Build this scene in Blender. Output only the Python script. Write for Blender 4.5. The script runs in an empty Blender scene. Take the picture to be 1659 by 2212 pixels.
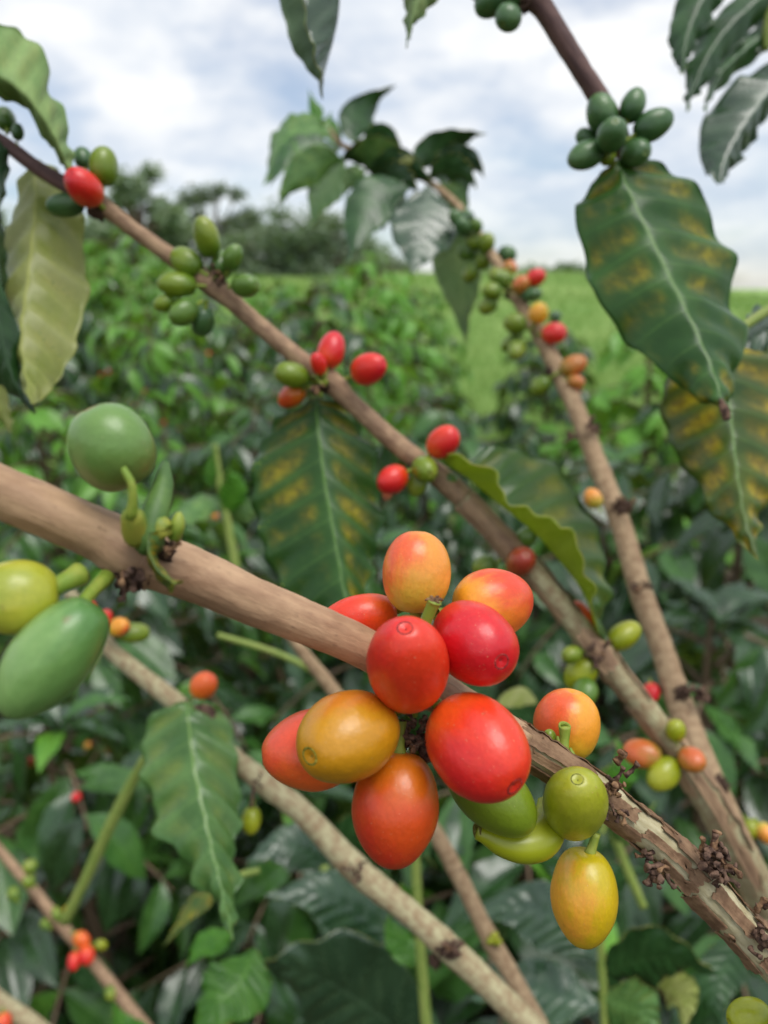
import bpy, math, random
import numpy as np
from mathutils import Vector, Matrix, noise as mnoise
R_ = math.radians
random.seed(7); rng = np.random.default_rng(7)
SC = bpy.context.scene
COL = SC.collection

# ------------------------------------------------------------------ camera
CAM = Vector((0.0, 0.0, 1.35))
PITCH = math.atan((1106 - 620) * 0.5 / 829.5)
FW = Vector((0, math.cos(PITCH), -math.sin(PITCH)))
RT = Vector((1, 0, 0))
UP = Vector((0, math.sin(PITCH), math.cos(PITCH)))
K = 0.5 / 829.5                                   # metres per view unit at one metre
cam_d = bpy.data.cameras.new('camera'); cam = bpy.data.objects.new('camera', cam_d); COL.objects.link(cam)
cam.location = CAM; cam.rotation_euler = (math.pi / 2 - PITCH, 0, 0)
cam_d.sensor_fit = 'HORIZONTAL'; cam_d.sensor_width = 26; cam_d.lens = 26
cam_d.clip_start = 0.01; cam_d.clip_end = 5000
cam_d.dof.use_dof = True; cam_d.dof.focus_distance = 0.127; cam_d.dof.aperture_fstop = 15.5
cam_d.dof.aperture_blades = 0
SC.camera = cam

# ------------------------------------------------------------------ sky, sun, exposure
SUN_EL, SUN_AZ = R_(66), R_(140)                  # behind the camera, to the right, behind cloud
w = bpy.data.worlds.new('World'); SC.world = w; w.use_nodes = True
nt = w.node_tree; nt.nodes.clear()
def N(t, **k):
    n = nt.nodes.new(t)
    for a, b in k.items(): setattr(n, a, b)
    return n
def sky_math(op, a, b=None, clamp=False):
    n = N('ShaderNodeMath', operation=op, use_clamp=clamp)
    for i, x in enumerate((a, b)):
        if x is None: continue
        if isinstance(x, (int, float)): n.inputs[i].default_value = x
        else: nt.links.new(x, n.inputs[i])
    return n.outputs[0]
sky = N('ShaderNodeTexSky', sky_type='NISHITA', sun_disc=False)
sky.sun_elevation = SUN_EL; sky.sun_rotation = SUN_AZ; sky.air_density = 1.2; sky.dust_density = 0.3; sky.ozone_density = 1.5
tc = N('ShaderNodeTexCoord'); sp = N('ShaderNodeSeparateXYZ'); nt.links.new(tc.outputs['Generated'], sp.inputs[0])
zz = sky_math('ADD', sky_math('MAXIMUM', sp.outputs['Z'], 0.0), 0.30)
cx = sky_math('DIVIDE', sp.outputs['X'], zz); cy = sky_math('DIVIDE', sp.outputs['Y'], zz)
cb = N('ShaderNodeCombineXYZ'); nt.links.new(cx, cb.inputs[0]); nt.links.new(cy, cb.inputs[1])
cb.inputs[2].default_value = 3.7
n1 = N('ShaderNodeTexNoise'); n1.inputs['Scale'].default_value = 2.9; n1.inputs['Detail'].default_value = 6; n1.inputs['Roughness'].default_value = 0.52
n1.inputs['Distortion'].default_value = 0.2
nt.links.new(cb.outputs[0], n1.inputs['Vector'])
n2 = N('ShaderNodeTexNoise'); n2.inputs['Scale'].default_value = 4.2; n2.inputs['Detail'].default_value = 5
nt.links.new(cb.outputs[0], n2.inputs['Vector'])
cr = N('ShaderNodeValToRGB'); nt.links.new(n1.outputs['Fac'], cr.inputs[0])
cr.color_ramp.elements[0].position = 0.34; cr.color_ramp.elements[1].position = 0.52
cr.color_ramp.elements[0].color = (0.45, 0.45, 0.45, 1); cr.color_ramp.elements[1].color = (1, 1, 1, 1)
cr2 = N('ShaderNodeValToRGB'); nt.links.new(n2.outputs['Fac'], cr2.inputs[0])
cr2.color_ramp.elements[0].position = 0.36; cr2.color_ramp.elements[1].position = 0.6
cr2.color_ramp.elements[0].color = (5.9, 6.5, 7.4, 1); cr2.color_ramp.elements[1].color = (8.5, 8.6, 8.7, 1)
mx = N('ShaderNodeMix', data_type='RGBA'); thin = N('ShaderNodeMapRange', interpolation_type='SMOOTHSTEP'); nt.links.new(sp.outputs['Z'], thin.inputs['Value']); thin.inputs['From Min'].default_value = -0.02; thin.inputs['From Max'].default_value = 0.22; thin.inputs['To Min'].default_value = 0.55
nt.links.new(sky_math('MULTIPLY', cr.outputs[0], thin.outputs[0]), mx.inputs['Factor'])
SKYMUL = N('ShaderNodeMix', data_type='RGBA', blend_type='MULTIPLY'); SKYMUL.inputs['Factor'].default_value = 1
nt.links.new(sky.outputs[0], SKYMUL.inputs['A']); SKYMUL.inputs['B'].default_value = (0.78, 0.86, 1.0, 1)
nt.links.new(SKYMUL.outputs['Result'], mx.inputs['A']); nt.links.new(cr2.outputs[0], mx.inputs['B'])
bg = N('ShaderNodeBackground'); bg.inputs['Strength'].default_value = 0.078
nt.links.new(mx.outputs['Result'], bg.inputs['Color'])
out = N('ShaderNodeOutputWorld'); nt.links.new(bg.outputs[0], out.inputs[0])

sun_d = bpy.data.lights.new('sun', 'SUN'); sun_d.energy = 1.5; sun_d.angle = R_(34); sun_d.color = (1.0, 0.965, 0.91)
sun = bpy.data.objects.new('sun', sun_d); COL.objects.link(sun)
sdir = Vector((math.sin(SUN_AZ) * math.cos(SUN_EL), math.cos(SUN_AZ) * math.cos(SUN_EL), math.sin(SUN_EL)))
sun.rotation_euler = sdir.to_track_quat('Z', 'Y').to_euler(); sun.location = (0, 0, 30)

SC.view_settings.view_transform = 'Standard'; SC.view_settings.look = 'None'
SC.view_settings.gamma = 1; SC.view_settings.exposure = 0.64; SC.view_settings.use_curve_mapping = False
SC.render.engine = 'CYCLES'; SC.cycles.use_denoising = True
SC.cycles.adaptive_threshold = 0.02; SC.cycles.max_bounces = 5; SC.cycles.diffuse_bounces = 3; SC.cycles.glossy_bounces = 2; SC.cycles.transmission_bounces = 4

# ------------------------------------------------------------------ helpers
def P(u, v, d): return CAM + float(d) * (FW + RT * (float(u - 829.5) * K) + UP * (-float(v - 1106) * K))
def D(ax, ay, az): return (RT * ax - UP * ay - FW * az).normalized()   # right, down, towards the camera
def ground_ray(u, v, Y):                        # the point seen at (u, v) that lies Y metres ahead
    d = FW + RT * ((u - 829.5) * K) + UP * (-(v - 1106) * K)
    return CAM + d * (Y / d.y)
def lin(r, g, b):
    f = lambda c: c / 12.92 if c <= 0.04045 else ((c + 0.055) / 1.055) ** 2.4
    return (f(r / 255), f(g / 255), f(b / 255), 1)
def mesh(name, V, F, mats=(), uv=None, midx=None, smooth=True):
    V = np.asarray(V, dtype=np.float32).reshape(-1, 3)
    me = bpy.data.meshes.new(name)
    if isinstance(F, np.ndarray):
        k = F.shape[1]; nF = len(F)
        me.vertices.add(len(V)); me.vertices.foreach_set('co', V.ravel())
        me.loops.add(nF * k); me.loops.foreach_set('vertex_index', F.astype(np.int32).ravel())
        me.polygons.add(nF); me.polygons.foreach_set('loop_start', np.arange(0, nF * k, k, dtype=np.int32))
        me.update(calc_edges=True)
    else:
        me.from_pydata([tuple(map(float, p)) for p in V], [], F)
    if uv is not None:                            # one pair per vertex
        uv = np.asarray(uv, dtype=np.float32)
        li = np.empty(len(me.loops), dtype=np.int32); me.loops.foreach_get('vertex_index', li)
        l = me.uv_layers.new(name='UVMap'); l.data.foreach_set('uv', uv[li].ravel())
    for m in mats: me.materials.append(m)
    if midx is not None: me.polygons.foreach_set('material_index', np.asarray(midx, dtype=np.int32))
    me.polygons.foreach_set('use_smooth', np.full(len(me.polygons), smooth))
    me.update()
    return me
def put(name, me, parent=None, loc=None, mat=None):
    o = bpy.data.objects.new(name, me); COL.objects.link(o)
    if parent is not None: o.parent = parent
    if mat is not None: o.matrix_basis = mat
    elif loc is not None: o.location = loc
    return o
def thing(name, loc, label, cat, group=None):
    o = bpy.data.objects.new(name, None); COL.objects.link(o); o.location = loc
    o.empty_display_size = 0.02; o['label'] = label; o['category'] = cat
    if group: o['group'] = group
    return o
def catmull(pts, n):
    """pts (k, c) -> n samples, evenly spread over the parameter"""
    p = np.asarray(pts, dtype=float); k = len(p)
    e = np.vstack([2 * p[0] - p[1], p, 2 * p[-1] - p[-2]])
    t = np.linspace(0, k - 1, n); i = np.minimum(t.astype(int), k - 2); f = (t - i)[:, None]
    a, b, c, d = e[i], e[i + 1], e[i + 2], e[i + 3]
    return 0.5 * (2 * b + (c - a) * f + (2 * a - 5 * b + 4 * c - d) * f ** 2 + (3 * b - a - 3 * c + d) * f ** 3)

# ------------------------------------------------------------------ materials
class MB:
    def __init__(s, name):
        s.m = bpy.data.materials.new(name); s.m.use_nodes = True; s.t = s.m.node_tree; s.t.nodes.clear()
        s.out = s.n('ShaderNodeOutputMaterial')
    def n(s, t, **k):
        x = s.t.nodes.new(t)
        for a, b in k.items(): setattr(x, a, b)
        return x
    def l(s, a, b): s.t.links.new(a, b)
    def val(s, x, inp):
        if isinstance(x, (int, float)): inp.default_value = x
        elif isinstance(x, (tuple, list)): inp.default_value = x
        else: s.l(x, inp)
    def math(s, op, a, b=None, c=None, clamp=False):
        x = s.n('ShaderNodeMath', operation=op, use_clamp=clamp)
        for i, q in enumerate((a, b, c)):
            if q is not None: s.val(q, x.inputs[i])
        return x.outputs[0]
    def mix(s, f, a, b, blend='MIX'):
        x = s.n('ShaderNodeMix', data_type='RGBA', blend_type=blend, clamp_factor=True)
        s.val(f, x.inputs['Factor']); s.val(a, x.inputs['A']); s.val(b, x.inputs['B'])
        return x.outputs['Result']
    def noise(s, vec, scale, detail=3, rough=0.5, w=None):
        x = s.n('ShaderNodeTexNoise', noise_dimensions='4D' if w is not None else '3D')
        x.inputs['Scale'].default_value = scale; x.inputs['Detail'].default_value = detail; x.inputs['Roughness'].default_value = rough
        if vec is not None: s.l(vec, x.inputs['Vector'])
        if w is not None: s.val(w, x.inputs['W'])
        return x.outputs['Fac']
    def smooth(s, x, a, b):
        q = s.n('ShaderNodeMapRange', interpolation_type='SMOOTHSTEP')
        s.val(x, q.inputs['Value']); q.inputs['From Min'].default_value = a; q.inputs['From Max'].default_value = b
        return q.outputs['Result']
    def vmul(s, vec, xyz):
        x = s.n('ShaderNodeVectorMath', operation='MULTIPLY'); s.l(vec, x.inputs[0]); x.inputs[1].default_value = xyz
        return x.outputs[0]
    def bump(s, h, strength, dist):
        x = s.n('ShaderNodeBump'); x.inputs['Strength'].default_value = strength; x.inputs['Distance'].default_value = dist
        s.l(h, x.inputs['Height']); return x.outputs[0]
    def principled(s, color, rough=0.5, spec=0.5, normal=None, sss=0, sssr=None, coat=0):
        p = s.n('ShaderNodeBsdfPrincipled'); s.val(color, p.inputs['Base Color']); s.val(rough, p.inputs['Roughness'])
        p.inputs['Specular IOR Level'].default_value = spec
        if normal is not None: s.l(normal, p.inputs['Normal'])
        if sss:
            p.inputs['Subsurface Weight'].default_value = sss; p.inputs['Subsurface Scale'].default_value = 0.0015
            p.inputs['Subsurface Radius'].default_value = sssr or (1.0, 0.4, 0.2)
        if coat: p.inputs['Coat Weight'].default_value = coat; p.inputs['Coat Roughness'].default_value = 0.28
        return p.outputs[0]
    def done(s, sh): s.l(sh, s.out.inputs['Surface']); return s.m

def cherry_mat(name, base, tip, blush, bdir=(0, 0, 1), lo=-0.1, hi=0.35, rough=0.36):
    b = MB(name); tc = b.n('ShaderNodeTexCoord'); ob = tc.outputs['Object']
    oi = b.n('ShaderNodeObjectInfo'); wv = b.math('MULTIPLY', oi.outputs['Random'], 37.0)
    sp = b.n('ShaderNodeSeparateXYZ'); b.l(ob, sp.inputs[0])
    nz = b.noise(ob, 2.2, 4, 0.55, wv); nzc = b.math('SUBTRACT', nz, 0.5)
    f1 = b.math('ADD', sp.outputs['Z'], b.math('MULTIPLY', nzc, 0.6))
    c = b.mix(b.smooth(f1, -0.45, 0.05), base, tip)
    dt = b.n('ShaderNodeVectorMath', operation='DOT_PRODUCT'); b.l(ob, dt.inputs[0]); dt.inputs[1].default_value = Vector(bdir).normalized()
    streak = b.noise(b.vmul(ob, (9, 9, 1.6)), 1.3, 3, 0.6, wv)
    f2 = b.math('ADD', b.math('ADD', dt.outputs['Value'], b.math('MULTIPLY', nzc, 0.9)), b.math('MULTIPLY', b.math('SUBTRACT', streak, 0.5), 0.3))
    c = b.mix(b.smooth(f2, lo, hi), c, blush)
    fine = b.noise(ob, 22, 4, 0.65, wv)
    g = b.math('ADD', 0.78, b.math('MULTIPLY', fine, 0.40))
    c = b.mix(1.0, c, g, 'MULTIPLY')
    blot = b.smooth(b.noise(ob, 5.5, 2, 0.5, b.math('ADD', wv, 5.0)), 0.68, 0.8)
    c = b.mix(b.math('MULTIPLY', blot, 0.38), c, (0.20, 0.07, 0.02, 1))
    rg = b.math('ADD', rough - 0.06, b.math('MULTIPLY', nz, 0.18))
    bm = b.bump(b.math('ADD', b.noise(ob, 6, 2, 0.5, wv), b.math('MULTIPLY', b.noise(ob, 30, 2, 0.5, wv), 0.12)), 0.05, 0.02)
    c = b.mix(b.math('MULTIPLY', b.smooth(b.noise(ob, 46, 1, 0.5, wv), 0.70, 0.76), 0.35), c, (0.75, 0.55, 0.30, 1))
    return b.done(b.principled(c, rg, 0.45, bm, coat=0.35))

def leaf_mat(name, dark, light, vein, patches=0.0, pcol=(0.35, 0.22, 0.02, 1), pcol2=(0.16, 0.07, 0.015, 1), rough=0.36, trans=0.22, nv=11.0, veinw=0.5, tcol=None, spec=0.5, coat=0.0, pmin=0.44):
    b = MB(name); tc = b.n('ShaderNodeTexCoord'); uv = tc.outputs['UV']
    oi = b.n('ShaderNodeObjectInfo'); rnd = oi.outputs['Random']
    sp = b.n('ShaderNodeSeparateXYZ'); b.l(uv, sp.inputs[0])
    s = b.math('ABSOLUTE', b.math('SUBTRACT', b.math('MULTIPLY', sp.outputs['X'], 2.0), 1.0))
    t = sp.outputs['Y']
    side = b.math('MULTIPLY', b.math('GREATER_THAN', sp.outputs['X'], 0.5), 0.42)
    ph = b.math('ADD', b.math('MULTIPLY', b.math('SUBTRACT', t, b.math('MULTIPLY', s, 0.13)), nv), side)
    tri = b.math('ABSOLUTE', b.math('SUBTRACT', b.math('FRACT', ph), 0.5))      # 0.5 at a vein, 0 between
    cv = b.n('ShaderNodeCombineXYZ'); b.l(b.math('MULTIPLY', sp.outputs['X'], 1.0), cv.inputs[0]); b.l(b.math('MULTIPLY', t, 2.2), cv.inputs[1]); b.l(b.math('MULTIPLY', rnd, 19.0), cv.inputs[2])
    nz = b.noise(cv.outputs[0], 2.6, 3, 0.55); nf = b.noise(cv.outputs[0], 20, 3, 0.6)
    c = b.mix(b.smooth(nz, 0.3, 0.7), dark, light)
    hv = b.n('ShaderNodeHueSaturation'); b.l(c, hv.inputs['Color'])
    b.l(b.math('ADD', 0.78, b.math('MULTIPLY', rnd, 0.5)), hv.inputs['Value'])
    c = hv.outputs['Color']
    if patches:
        inter = b.smooth(tri, 0.5, 0.05)
        side_m = b.math('MULTIPLY', b.smooth(s, 0.10, 0.3), b.smooth(s, 0.97, 0.8))
        pm = b.math('MULTIPLY', b.math('MULTIPLY', inter, side_m), b.smooth(b.math('ADD', nz, b.math('MULTIPLY', b.math('SUBTRACT', nf, 0.5), 0.14)), pmin - 0.10, pmin + 0.2))
        c = b.mix(b.math('MULTIPLY', pm, patches), c, b.mix(b.smooth(b.math('ADD', b.math('MULTIPLY', nz, 0.6), b.math('MULTIPLY', nf, 0.4)), 0.44, 0.66), pcol2, pcol))
    vl = b.math('MULTIPLY', b.smooth(tri, 0.44, 0.5), b.smooth(s, 1.0, 0.4))
    c = b.mix(b.math('MULTIPLY', vl, veinw * 0.4), c, vein)
    mid = b.smooth(b.math('ADD', s, b.math('MULTIPLY', t, 0.018)), 0.042, 0.014)
    c = b.mix(b.math('MULTIPLY', mid, veinw * 1.25), c, vein)
    c = b.mix(1.0, c, b.math('ADD', 0.8, b.math('MULTIPLY', nf, 0.4)), 'MULTIPLY')
    bm = b.bump(b.math('ADD', b.math('MULTIPLY', nf, 0.5), b.math('MULTIPLY', b.smooth(tri, 0.5, 0.40), 0.5)), 0.3, 0.0004)
    rg = b.math('ADD', rough, b.math('MULTIPLY', b.math('SUBTRACT', nz, 0.5), 0.25))
    pr = b.principled(c, rg, spec, bm, coat=coat)
    if trans:
        tr = b.n('ShaderNodeBsdfTranslucent'); b.val(tcol or b.mix(0.6, c, (0.30, 0.42, 0.03, 1)), tr.inputs['Color'])
        ms = b.n('ShaderNodeMixShader'); ms.inputs[0].default_value = trans; b.l(pr, ms.inputs[1]); b.l(tr.outputs[0], ms.inputs[2])
        pr = ms.outputs[0]
    return b.done(pr)

def bark_mat(name, a, c2, dark, scale=1.0, rough=0.62, streak=0.5):
    b = MB(name); tc = b.n('ShaderNodeTexCoord'); uv = tc.outputs['UV']      # u round the stem, v centimetres
    lng = b.noise(b.vmul(uv, (14 * scale, 0.9 * scale, 1)), 1.0, 5, 0.65)
    blo = b.noise(b.vmul(uv, (3, 1.1, 1)), 1.2 * scale, 4, 0.6)
    c = b.mix(b.smooth(b.math('ADD', b.math('MULTIPLY', lng, streak), b.math('MULTIPLY', blo, 1 - streak)), 0.36, 0.64), a, c2)
    fine = b.noise(b.vmul(uv, (34 * scale, 4.5 * scale, 1)), 1.0, 4, 0.7)
    c = b.mix(b.math('MULTIPLY', b.smooth(fine, 0.56, 0.75), 0.75), c, dark)
    bm = b.bump(b.math('ADD', lng, b.math('MULTIPLY', fine, 0.6)), 0.5, 0.0005)
    return b.done(b.principled(c, rough, 0.35, bm))

def plain_mat(name, a, c2, scale=200, rough=0.6, bump=0.4, dist=0.0004, spec=0.4):
    b = MB(name); tc = b.n('ShaderNodeTexCoord')
    nz = b.noise(tc.outputs['Object'], scale, 4, 0.6)
    return b.done(b.principled(b.mix(b.smooth(nz, 0.35, 0.65), a, c2), rough, spec, b.bump(nz, bump, dist)))

CM = {
 'red':    cherry_mat('cherry_red', lin(226, 74, 22), lin(222, 38, 22), lin(208, 16, 32), (0.6, 0.3, 0.5), -0.2, 0.5),
 'red2':   cherry_mat('cherry_scarlet', lin(232, 94, 26), lin(228, 56, 24), lin(216, 28, 32), (-0.5, 0.4, 0.4), -0.05, 0.6),
 'orange': cherry_mat('cherry_orange', lin(196, 176, 60), lin(234, 150, 56), lin(232, 92, 46), (0.8, 0.2, 0.5), 0.12, 0.6),
 'orange2':cherry_mat('cherry_yellow_orange', lin(232, 190, 40), lin(240, 158, 44), lin(234, 92, 44), (0.7, 0.5, 0.4), 0.1, 0.5),
 'ochre':  cherry_mat('cherry_ochre', lin(188, 142, 14), lin(198, 138, 16), lin(206, 120, 26), (-0.2, 0.7, -0.3), 0.1, 0.5),
 'rust':   cherry_mat('cherry_rust_red', lin(206, 110, 14), lin(208, 74, 18), lin(200, 44, 26), (-0.6, 0.2, 0.6), -0.15, 0.4),
 'salmon': cherry_mat('cherry_salmon', lin(222, 120, 26), lin(230, 100, 34), lin(228, 78, 44), (0.2, 0.8, 0.3), -0.1, 0.4),
 'yellow': cherry_mat('cherry_yellow', lin(192, 172, 18), lin(206, 172, 20), lin(232, 158, 50), (0.3, 0.9, -0.1), 0.1, 0.55),
 'lime':   cherry_mat('cherry_lime', lin(128, 140, 12), lin(150, 158, 22), lin(166, 168, 44), (0.2, -0.4, 0.6), 0.1, 0.6),
 'olive':  cherry_mat('cherry_olive_green', lin(84, 116, 18), lin(112, 134, 26), lin(134, 146, 44), (0.3, 0.4, 0.4), 0.15, 0.6),
 'green':  cherry_mat('cherry_green', lin(66, 104, 30), lin(88, 122, 40), lin(108, 138, 58), (0.3, 0.4, 0.4), 0.15, 0.6),
 'dgreen': cherry_mat('cherry_dark_green', lin(44, 80, 38), lin(62, 100, 50), lin(84, 118, 66), (0.3, 0.4, 0.4), 0.2, 0.6),
 'bgreen': cherry_mat('cherry_grey_green', lin(82, 128, 60), lin(104, 146, 74), lin(128, 164, 92), (0.3, 0.6, 0.2), 0.0, 0.5),
 'bgreen2': cherry_mat('cherry_tan_tipped_green', lin(104, 112, 52), lin(104, 140, 66), lin(176, 156, 90), (-.2, .3, 1), 0.36, 0.55),
 'ygreen': cherry_mat('cherry_yellow_green', lin(164, 168, 44), lin(188, 182, 58), lin(150, 160, 48), (.2, -.8, .2), .1, .5),
 'orange3': cherry_mat('cherry_deep_orange', lin(232, 158, 40), lin(234, 116, 40), lin(226, 70, 38), (.5, .4, .6), .0, .45),
 'brown':  cherry_mat('cherry_brown_red', lin(150, 84, 26), lin(164, 74, 30), lin(150, 48, 30), (0.3, 0.2, 0.6), 0.0, 0.5),
 'tan':    cherry_mat('cherry_tan_orange', lin(150, 120, 36), lin(190, 118, 46), lin(206, 100, 52), (0.3, 0.6, 0.3), 0.0, 0.5),
}
M_NAVEL = plain_mat('navel_ring', lin(150, 120, 60), lin(104, 58, 36), 9, 0.6, 0.5, 0.01)
M_NAVEL_RED = plain_mat('navel_red', lin(178, 54, 48), lin(96, 20, 24), 9, 0.5, 0.4, 0.01)
M_NAVEL_GREEN = plain_mat('navel_green', lin(150, 152, 60), lin(88, 96, 24), 9, 0.5, 0.4, 0.01)
M_STALK = plain_mat('green_stalk', lin(116, 144, 46), lin(150, 160, 66), 300, 0.5, 0.3)
M_BRACT = plain_mat('dark_green_bract', lin(72, 104, 50), lin(92, 124, 60), 260, 0.5, 0.3)
M_BUD = plain_mat('yellow_green_bract', lin(108, 132, 46), lin(158, 156, 62), 260, 0.5, 0.3)
M_DRY = plain_mat('dry_brown', lin(124, 98, 82), lin(58, 43, 38), 700, 0.85, 0.9, 0.0006, 0.2)
M_DRYTIP = plain_mat('dry_tan', lin(150, 118, 88), lin(92, 66, 50), 700, 0.85, 0.9, 0.0006, 0.2)
B_MAIN = bark_mat('bark_brown', lin(194, 160, 126), lin(158, 124, 96), lin(126, 96, 74), 0.8, 0.5)
B_WOOD = bark_mat('bare_pale_wood', lin(196, 188, 154), lin(172, 160, 122), lin(124, 104, 78), 1.6)
B_FLAKE = bark_mat('peeling_bark', lin(150, 120, 92), lin(112, 84, 62), lin(74, 52, 38), 2.2, 0.75, 0.35)
B_TWO = bark_mat('bark_brown_purple', lin(176, 146, 114), lin(130, 102, 80), lin(88, 66, 54), 1.3, 0.65, 0.45)
B_DARK = bark_mat('bark_dark_purple', lin(116, 88, 82), lin(86, 64, 62), lin(62, 46, 46), 1.0)
B_PALE = bark_mat('bark_pale_tan', lin(184, 158, 124), lin(142, 114, 86), lin(96, 72, 56), 1.6, 0.7, 0.4)
B_GREY = bark_mat('bark_pale_green_grey', lin(182, 176, 138), lin(146, 122, 92), lin(98, 76, 60), 1.6, 0.7, 0.4)
B_GREEN = bark_mat('green_stem_skin', lin(122, 146, 66), lin(150, 162, 84), lin(100, 120, 50), 1.0, 0.5)

YV = lin(150, 178, 84)
LM = {
 'folded': (leaf_mat('leaf_thin_rusty', lin(50, 84, 46), lin(70, 102, 58), lin(122, 156, 84), 0.6, lin(160, 150, 50), lin(110, 100, 50), 0.30, 0.36, 10, 0.5, tcol=(0.42, 0.55, 0.06, 1), coat=.3),
            leaf_mat('leaf_under_lit', lin(164, 186, 60), lin(182, 198, 76), lin(120, 146, 50), 0.0, rough=0.5, trans=0.6, tcol=(0.62, 0.70, 0.12, 1), veinw=0.6)),
 'straw': (leaf_mat('leaf_dry_straw', lin(168, 148, 96), lin(196, 174, 120), lin(150, 128, 84), 0.0, rough=0.6, trans=0.3), leaf_mat('leaf_dry_straw_back', lin(168, 148, 96), lin(196, 174, 120), lin(150, 128, 84), 0.0, rough=0.6, trans=0.3)),
 'rusty': (leaf_mat('leaf_dark_rusty', lin(38, 72, 28), lin(54, 92, 36), lin(104, 144, 64), 0.9, lin(152, 140, 30), lin(104, 94, 30), 0.36, 0.16, 10, 0.5, spec=0.35),
           leaf_mat('leaf_under_yellowish', lin(158, 180, 56), lin(176, 192, 70), lin(140, 160, 60), 0.2, rough=0.55, trans=0.5)),
 'gold':  (leaf_mat('leaf_chlorotic', lin(60, 92, 34), lin(98, 116, 30), lin(120, 160, 80), 0.9, lin(182, 164, 28), lin(134, 108, 28), 0.34, 0.2, 9, 0.5, pmin=0.40),
           leaf_mat('leaf_under_olive', lin(116, 138, 60), lin(136, 150, 70), lin(150, 170, 90), 0.0, rough=0.55, trans=0.3)),
 'pale':  (leaf_mat('leaf_pale_yellow_green', lin(160, 172, 84), lin(192, 196, 124), lin(198, 202, 112), 0.3, lin(150, 140, 40), lin(130, 130, 50), 0.36, 0.42, 10, 0.6, tcol=(0.55, 0.58, 0.16, 1)),
           leaf_mat('leaf_under_pale', lin(110, 140, 80), lin(126, 152, 90), lin(150, 170, 100), 0.0, rough=0.6, trans=0.3)),
 'green': (leaf_mat('leaf_mid_green', lin(72, 112, 54), lin(98, 138, 72), lin(140, 174, 92), 0.3, lin(150, 150, 40), lin(110, 110, 40), 0.28, 0.2, 10, 0.6),
           leaf_mat('leaf_under_green', lin(104, 138, 78), lin(122, 150, 88), lin(150, 170, 100), 0.0, rough=0.6, trans=0.3)),
 'dark':  (leaf_mat('leaf_dark_glossy', lin(34, 66, 30), lin(48, 86, 40), lin(84, 116, 70), 0.0, rough=0.32, trans=0.12, nv=11, veinw=0.3),
           leaf_mat('leaf_under_dark', lin(84, 120, 70), lin(98, 132, 76), lin(120, 150, 90), 0.0, rough=0.55, trans=0.25)),
 'under': (leaf_mat('leaf_underside_seen', lin(108, 142, 78), lin(138, 164, 98), lin(150, 176, 100), 0.25, lin(140, 130, 60), lin(110, 110, 50), 0.55, 0.28, 9, 0.6),
           leaf_mat('leaf_top_hidden', lin(50, 84, 46), lin(60, 94, 50), lin(110, 140, 84), 0.0)),
 'fresh': (leaf_mat('leaf_fresh_green', lin(66, 124, 34), lin(90, 148, 44), lin(140, 186, 90), 0.0, rough=0.3, trans=0.3, veinw=0.5),
           leaf_mat('leaf_under_fresh', lin(100, 146, 60), lin(120, 160, 70), lin(150, 180, 90), 0.0, rough=0.5, trans=0.35)),
 'grey':  (leaf_mat('leaf_blue_green_sheen', lin(42, 72, 46), lin(56, 88, 56), lin(96, 126, 92), 0.0, rough=0.28, trans=0.1, veinw=0.3, spec=0.8, coat=0.25),
           leaf_mat('leaf_under_grey', lin(90, 120, 80), lin(100, 130, 86), lin(130, 150, 100), 0.0, rough=0.55, trans=0.2)),
}
M_EDGE = plain_mat('leaf_margin', lin(150, 164, 80), lin(168, 160, 74), 300, 0.5, 0.1)
S_DARK = leaf_mat('shrub_leaf_dark', lin(30, 58, 28), lin(44, 78, 38), lin(90, 120, 80), rough=0.27, spec=0.7, coat=0.25, trans=0.15, nv=8, veinw=0.4)
S_MID = leaf_mat('shrub_leaf_mid', lin(50, 90, 38), lin(70, 112, 48), lin(110, 146, 80), rough=0.3, spec=0.6, coat=0.1, trans=0.22, nv=8, veinw=0.4)
S_BRIGHT = leaf_mat('shrub_leaf_bright', lin(86, 142, 46), lin(110, 164, 58), lin(150, 186, 96), rough=0.36, trans=0.32, nv=8, veinw=0.4)
S_TREE = leaf_mat('tree_leaf_hazed', lin(112, 134, 108), lin(132, 150, 124), lin(90, 112, 84), rough=0.5, trans=0.2, nv=4, veinw=0.0)  # distance haze put into the leaf colour, paler and greyer
S_TREE2 = leaf_mat('tree_leaf_hazed_pale', lin(130, 146, 116), lin(150, 162, 132), lin(90, 112, 84), rough=0.5, trans=0.2, nv=4, veinw=0.0)  # paler second tone, haze painted into it as well

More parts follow.
